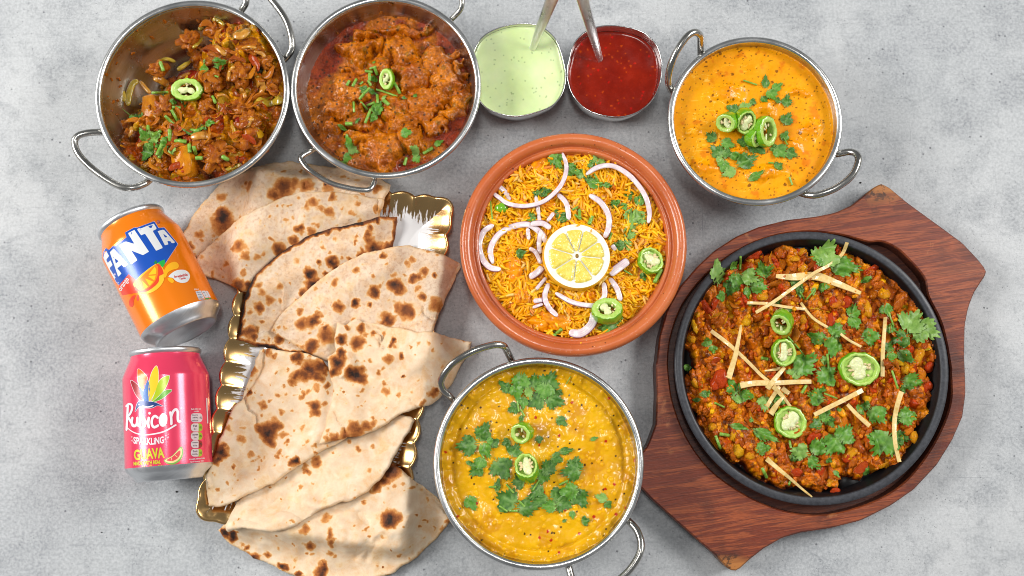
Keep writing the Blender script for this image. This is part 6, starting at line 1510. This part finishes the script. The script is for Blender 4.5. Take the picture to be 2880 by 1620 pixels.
for pts, w0, w1, lab, up, fr in gl:
    s = mpp(2283, 1029, .025)/fr.k/2; path = zpath(bve, pts, fr, .0010+up*.0010, 5, .022, 4); m = len(path); tt = np.linspace(0, 1, m)
    ww = (w0*(1-tt)+w1*tt) if lab.find('broad middle') < 0 else w0+(w1-w0)*np.sin(tt*math.pi)
    V, Fc, E = sweep(path, ww*s, .0007, 8, 6)
    single('ginger_strip', V, Fc, M_GINGER, lab, 'ginger', 'ginger strips on the iron plate', smooth=False)
# ---- leaves
mk = lambda fr, l: [(n, *fr(x, y)) for n, x, y in l]
mp_ = mk(C11, [('hollow chilli ring', 983, 985), ('largest chilli slice', 1545, 1305), ('upright left ginger', 690, 1180), ('crossed ginger bundle', 950, 1395), ('upright right ginger', 1703, 1150), ('longest ginger strip', 1150, 690)])+mk(C12, [('lowest chilli slice', 1040, 440), ('long curved ginger', 1722, 470), ('bottom ginger strip', 1030, 805)])
def lv(fr, bv, lst, where, marks, zd):
    for q in lst:
        x, y, s, r, d = q[:5]; leaf(fr, bv, x, y, s*(1.18 if where == 'dal' else 1.08 if where == 'orange curry' else 1.12 if where == 'iron plate' else 1), r, where, marks, d, q[5] if len(q) > 5 else 1.0, .0006+(q[6] if len(q) > 6 else 0)*.001, zd=zd)
wp = 'iron plate'; LS = 1.0
lv(C11, bve, [(578, 645, 175, -95, 2, .62), (700, 690, 120, 100, 0, .9), (672, 740, 110, 115, 1), (785, 680, 140, 20, 2, .85, 2), (878, 640, 120, -100, 0, .8, 1), (850, 740, 140, 10, 0, .7), (775, 775, 90, 80, 0, .7), (600, 805, 72, 165, 0), (685, 605, 46, -60, 0),
    (1300, 530, 190, -60, 2, .95, 1), (1270, 560, 120, 200, 0, .7), (1430, 600, 220, 10, 0, .55, 0), (1105, 720, 110, 20, 1, .7), (1125, 770, 100, 80, 1, .6), (1290, 745, 62, 10, 0), (1582, 692, 80, 160, 0, .5), (1225, 770, 60, 100, 2, .5),
    (1725, 895, 110, 70, 0, .75), (1488, 915, 100, -70, 0, .8), (1500, 985, 130, 60, 0, .7), (1602, 1085, 120, -10, 0), (1365, 1045, 110, -70, 0), (1255, 1090, 140, 200, 0, .6), (1365, 1140, 150, 110, 0, .85, 1),
    (1880, 985, 190, -60, 2, 1.0, 2), (1965, 1040, 160, 30, 2, .9, 1), (1840, 1085, 150, 160, 1, .8), (1745, 1025, 70, 20, 0), (1740, 1150, 90, -50, 1, .8), (1755, 1210, 70, 90, 0), (1842, 1210, 130, 40, 1, .6), (505, 1120, 70, -110, 0), (545, 1160, 60, 80, 0), (365, 1290, 70, 0, 1, .6),
    (1150, 1275, 200, -40, 0, .75, 1), (1100, 1325, 120, 190, 2, .7), (1305, 1345, 150, 50, 0, 1.0, 1), (1292, 1245, 70, -80, 2, .8), (1890, 1385, 140, 10, 0, .8), (670, 605, 40, 0, 0), (975, 855, 70, -40, 1, .6), (1050, 905, 80, 80, 1, .5)], wp, mp_, .025)
lv(C12, bve, [(665, 215, 130, -110, 0, .8), (735, 265, 90, 10, 0, .9), (690, 290, 90, 200, 2, .6), (870, 310, 120, 100, 2, .9), (960, 290, 90, -50, 0, .8), (1205, 270, 140, 200, 0, .8, 1), (1245, 225, 40, -80, 0), (1205, 450, 100, 160, 1, .7), (1255, 400, 100, -50, 0, .8), (1290, 430, 90, 60, 1, .7), (1395, 520, 160, -60, 0, .9, 1), (1325, 580, 150, 130, 0, .9, 1),
    (1600, 390, 150, 50, 0, .8), (1505, 355, 80, -40, 0), (1520, 330, 60, 180, 1), (1795, 405, 140, -10, 0, .85), (1735, 415, 80, 180, 1), (1640, 575, 210, 130, 0, .95, 1), (1765, 540, 110, 10, 1, .8), (1570, 540, 90, 200, 0), (855, 520, 190, 25, 0, .4, 1), (690, 468, 120, 15, 0, .35), (845, 615, 100, -10, 0, .9),
    (1095, 635, 120, 190, 2, .9, 1), (1210, 600, 160, -50, 0, .7, 1), (1190, 700, 110, 50, 0, .7), (1060, 675, 90, 20, 1, .5), (1530, 760, 70, -60, 0), (1335, 775, 60, 60, 0, .5), (1775, 215, 60, 70, 1), (475, 250, 80, -10, 1, .6), (415, 292, 60, 180, 1, .5), (775, 425, 36, -90, 0, .6), (1285, 690, 40, 30, 1), (1355, 355, 30, 0, 0), (1500, 0, 30, 0, 0), (355, 80, 60, 180, 1, .7)], wp, mp_, .025)
stems(C11, bve, [(730, 580, 90, -88, 16), (1780, 1370, 130, 72, 16), (1755, 960, 100, 70, 12), (1325, 1250, 110, 85, 18), (1150, 800, 60, 60, 14), (1210, 790, 100, -50, 12), (898, 1228, 46, 12, 22), (1090, 1120, 110, 48, 14), (830, 858, 80, -10, 12), (1150, 1190, 60, 50, 12)], wp, mp_, .025)
stems(C12, bve, [(560, 570, 90, 70, 20), (865, 770, 70, 65, 22), (1035, 585, 50, 80, 16), (1125, 222, 60, -60, 20), (868, 20, 46, 10, 22), (570, 325, 70, 25, 14), (1300, 265, 90, 22, 12), (497, 250, 40, -80, 16), (1030, 835, 30, -60, 20), (600, 520, 60, 10, 24)], wp, mp_, .025)
m3 = mk(C4, [('leftmost chilli ring', 565, 780), ('seeded chilli slice', 750, 785), ('large hollow chilli ring', 925, 835)]); w3 = 'orange curry'
lv(C4, bv3, [(890, 465, 115, -85, 1, .55), (935, 560, 130, 60, 0, .7, 1), (975, 500, 100, -35, 0, .6), (880, 590, 80, 60, 1, .7), (1052, 608, 115, -80, 1, .7), (985, 600, 60, 20, 1), (655, 665, 110, 200, 1, .8), (730, 650, 110, -20, 2, .7, 1), (795, 612, 64, 20, 1), (1050, 745, 110, -60, 1, .8), (485, 875, 110, 215, 1, .8), (600, 925, 120, 20, 0, .8), (720, 910, 90, 190, 1), (805, 950, 170, 30, 1, .65), (1035, 870, 90, -60, 0, .8), (1000, 985, 140, 40, 0, .9, 1), (1080, 1000, 100, 20, 1, .8), (960, 965, 80, 180, 0), (530, 985, 130, 220, 1, .85), (600, 1000, 90, 20, 1), (572, 1085, 105, 100, 0, .9), (665, 1020, 120, 0, 0, .5), (620, 1140, 150, 150, 2, .6), (740, 1060, 180, -25, 1, .6), (990, 1095, 85, -40, 1, .9), (815, 1170, 140, -30, 0, .45), (545, 1040, 70, 30, 2)], w3, m3, .05)
stems(C4, bv3, [(778, 462, 110, 18, 13), (1085, 1205, 66, 70, 16), (935, 1068, 40, 5, 14), (1045, 905, 60, 60, 12)], w3, m3, .05)
m4 = mk(C10, [('hollow chilli ring', 543, 603), ('seeded chilli slice', 605, 762), ('top of the bowl rim', 690, 160), ('left side of the bowl rim', 80, 800), ('bottom of the bowl rim', 700, 1370), ('right side of the bowl rim', 1250, 800)]); w4 = 'dal'
lv(C10, bv4, [(560, 285, 130, 100, 0, .8, 1), (540, 340, 110, 80, 0, .7, 1), (640, 285, 100, -80, 1, .9), (730, 290, 120, -60, 1, .9), (705, 340, 120, 100, 0, .9, 1), (760, 395, 120, 20, 1, .9), (660, 400, 110, 160, 1, .9), (480, 320, 100, 220, 1, .6), (525, 445, 70, 160, 1), (580, 410, 90, 90, 0, .6, 1), (610, 350, 80, 70, 2, .5, 2), (565, 505, 55, 110, 1, .5), (795, 350, 40, 30, 1), (805, 520, 80, 40, 1, .7), (672, 627, 45, 80, 1), (335, 590, 120, -60, 1, .8), (245, 665, 140, 170, 1, .85), (350, 690, 100, 60, 0, .6, 1), (320, 770, 90, 110, 0, .8, 1), (300, 810, 90, 140, 1), (445, 800, 140, 60, 1, .95), (405, 655, 60, -40, 1), (380, 640, 60, 90, 0, .6, 1), (478, 650, 60, 160, 1), (525, 700, 80, -60, 1), (550, 882, 85, 170, 1), (830, 700, 90, -10, 1, .5), (775, 745, 75, 20, 1), (735, 800, 110, -50, 1, .8), (700, 850, 100, 120, 0, .8), (870, 820, 140, 170, 1, .8, 1), (890, 780, 80, -70, 1), (610, 870, 60, 90, 0, .6), (660, 935, 110, 130, 1, .7), (790, 965, 120, -30, 1, .8), (860, 935, 110, 170, 0, .9, 1), (915, 975, 120, 60, 1, .9), (670, 985, 150, 185, 1, .5), (738, 1030, 90, 180, 0, .7, 1), (485, 990, 150, -150, 1, .95), (600, 1040, 140, -10, 1, .7), (815, 1015, 100, 20, 1), (425, 910, 80, -80, 1, .5), (265, 1005, 95, 60, 0, .8), (872, 1080, 60, 80, 0, .6), (948, 1118, 50, -10, 1), (825, 1118, 36, -30, 1, .5), (1050, 980, 80, 200, 2, .7), (1085, 1020, 50, 50, 1), (1000, 628, 48, -20, 0, .5), (255, 770, 50, 20, 1, .5)], w4, m4, .05)
stems(C10, bv4, [(500, 925, 70, 50, 13), (575, 1020, 70, 45, 13), (520, 1058, 50, 2, 14), (820, 890, 60, -25, 14), (655, 905, 70, -60, 12), (548, 430, 70, 82, 12), (575, 470, 50, 60, 12), (395, 915, 46, 0, 12), (330, 720, 60, 60, 12), (850, 275, 50, -60, 6), (460, 1045, 60, 35, 12)], w4, m4, .05)
m2 = mk(C2, [('oval chilli ring', 735, 580), ('lower left rim', 300, 1120), ('lower right rim', 1150, 1130)]); w2 = 'red meat curry'
lv(C2, bv2, [(580, 655, 90, 200, 1, .8), (655, 580, 60, -80, 0, .8), (680, 795, 130, -60, 0, .8, 1), (650, 850, 90, 120, 0, .7), (640, 670, 80, 20, 1, .5), (880, 975, 95, -10, 0, .9, 1), (470, 1050, 110, -100, 0, .6, 1), (500, 1095, 110, 20, 2, .7), (455, 1150, 75, 10, 0), (950, 1090, 90, -160, 2, .8), (960, 1155, 80, 60, 0, .9), (1120, 1045, 90, -30, 0, .6), (530, 885, 60, -50, 1, .4), (725, 710, 60, -40, 2, .5), (952, 698, 50, -60, 1, .7), (870, 715, 40, 10, 1, .6), (652, 455, 40, -60, 0, .6), (775, 520, 50, 60, 0, .5), (430, 940, 90, 15, 0, .3)], w2, m2, .045)
stems(C2, bv2, [(463, 605, 40, -60, 22), (510, 602, 60, -62, 22), (560, 605, 30, -40, 16), (616, 520, 56, 8, 22), (645, 492, 50, -20, 16), (620, 563, 50, 88, 24), (664, 515, 66, 68, 22), (600, 660, 60, -45, 18), (620, 605, 44, 60, 20), (562, 702, 50, -50, 22), (820, 640, 90, 62, 24), (505, 780, 74, 86, 18), (582, 772, 76, 48, 18), (628, 758, 60, -22, 22), (678, 722, 60, 85, 22), (740, 745, 56, 40, 28), (608, 845, 110, -68, 22), (470, 900, 50, 0, 30), (760, 680, 120, 20, 16), (1045, 1095, 80, -30, 26), (880, 1175, 56, -75, 24), (700, 660, 70, 15, 16), (745, 600, 40, 15, 16)], w2, m2, .045)
m1 = mk(C1, [('big chilli ring', 845, 655), ('lower left rim', 350, 1150), ('lower potato', 830, 1180)]); w1_ = 'vegetable curry'
lv(C1, bv1, [(985, 505, 110, 190, 0, .6, 1), (1100, 495, 120, -15, 0, .5, 1), (410, 805, 80, 200, 0, .9), (465, 805, 60, 0, 0), (425, 830, 40, 100, 2, .6), (545, 1000, 110, -120, 0, .8, 1), (610, 1010, 120, -30, 2, .9, 1), (560, 1115, 140, 110, 1, .7, 1), (570, 1060, 110, 60, 0, .8), (735, 1100, 110, 80, 2, .8, 1), (690, 1030, 100, 20, 0, .8), (740, 980, 90, -30, 0, .8), (640, 1060, 90, 60, 0, .7), (880, 975, 120, 200, 1, .4, 1), (960, 940, 130, -60, 0, .45, 1), (1010, 900, 90, 0, 0, .6, 1), (740, 740, 60, 90, 0, .7), (825, 755, 60, 80, 0, .8), (605, 615, 36, 20, 1)], w1_, m1, .045)
stems(C1, bv1, [(660, 482, 74, 70, 26), (655, 673, 136, -2, 20), (766, 782, 60, 3, 24), (752, 838, 94, 60, 22), (722, 880, 110, 44, 22), (560, 932, 28, 90, 24), (622, 968, 70, -25, 26), (718, 985, 80, 88, 28), (645, 1090, 90, -65, 32), (658, 1110, 90, -65, 26), (795, 1028, 90, 5, 32), (775, 1022, 50, -10, 22), (862, 1080, 58, 86, 30), (900, 1092, 58, 75, 28), (932, 1150, 46, 0, 32), (1040, 724, 56, 68, 22), (900, 950, 62, 5, 28), (1120, 1150, 44, 30, 32), (1060, 556, 26, 20, 14), (690, 895, 30, 60, 18), (800, 735, 40, 60, 18)], w1_, m1, .045)
mb = mk(C9, [('lemon slice', 770, 820), ('right chilli slice', 1240, 830), ('lower chilli slice', 960, 1130), ('long upper right onion arc', 1130, 350), ('long upper left onion arc', 640, 420)]); wb = 'rice'
lv(C9, bvb, [(640, 215, 150, 65, 0, .7, 1), (735, 285, 150, 20, 0, .6, .5), (800, 310, 100, 30, 2, .7), (910, 215, 120, -40, 2, .8), (870, 250, 80, 160, 0), (880, 370, 110, 10, 0, .6), (960, 378, 80, 10, 0, .5), (850, 345, 60, 200, 1), (1010, 495, 80, -40, 0, .8), (1060, 505, 60, 60, 0, .8), (1095, 430, 90, 80, 1, .7), (1160, 470, 110, -80, 0, .7), (1115, 570, 130, 100, 2, .8, .6), (1160, 580, 120, 40, 2, .9), (1100, 670, 110, -50, 2, .8), (1085, 740, 90, 80, 2, .7), (1040, 745, 90, 180, 1, .8), (570, 415, 100, -10, 1, .7), (525, 425, 60, 200, 1), (680, 580, 80, -60, 1, .9), (650, 540, 50, 0, 1, .5), (495, 580, 70, 160, 0), (425, 798, 80, -20, 1, .8), (712, 512, 36, 0, 0), (1185, 935, 70, 70, 1, .7), (990, 1220, 160, -20, 0, .7), (950, 1260, 90, 190, 0, .6), (1040, 1190, 80, -70, 1, .6), (1075, 250, 110, 30, 1, .5), (1025, 230, 70, 10, 1, .4), (310, 355, 40, -40, 0), (900, 170, 50, 0, 1)], wb, mb, .05)
stems(C9, bvb, [(895, 330, 60, 60, 12), (900, 360, 60, 0, 12), (790, 548, 56, 85, 20), (760, 520, 40, -30, 14), (860, 590, 56, -70, 24), (780, 572, 50, 40, 14), (655, 1285, 60, -40, 22), (1275, 935, 90, -62, 26), (245, 520, 130, 84, 10), (980, 690, 44, -70, 16), (1090, 915, 60, 30, 10), (1120, 590, 120, -80, 16)], wb, mb, .05)
pc, _l = surf_or(bvb, *C9(308, 515), .05), None
single('pepper_bit', *[q if i == 0 else q for i, q in enumerate(ico(2, lambda q: np.array([pc.x+q.x*.0055, pc.y+q.y*.0045, pc.z+q.z*.003])))], M_CSKIN, 'yellow green pepper bit at the upper left of the rice', 'vegetable')
relabel()
# ---- crumbs dropped on the table
M_CRB = quick('dark_crumb', C(30, 26, 24), 900, .8, bump=.5)
for x, y, s, lab in [(2420, 514, .0010, 'black peppery crumb between the orange curry handle and the wooden board'), (497, 1383, .0010, 'black crumb on the table below the pink can'), (286, 1497, .0006, 'tiny black crumb near the bottom left corner of the table'), (1000, 0, 0, '')]:
    if s == 0: continue
    p = P(x, y, 0)
    V, Fc = ico(2, lambda q: np.array(q)*s*(1+.5*mn.noise(Vector(q)*2+Vector((x, 0, 0))))*np.array([1, .75, .5])+np.array([p.x, p.y, s*.35])); single('crumb', V, Fc, M_CRB, lab, 'crumb', smooth=False)
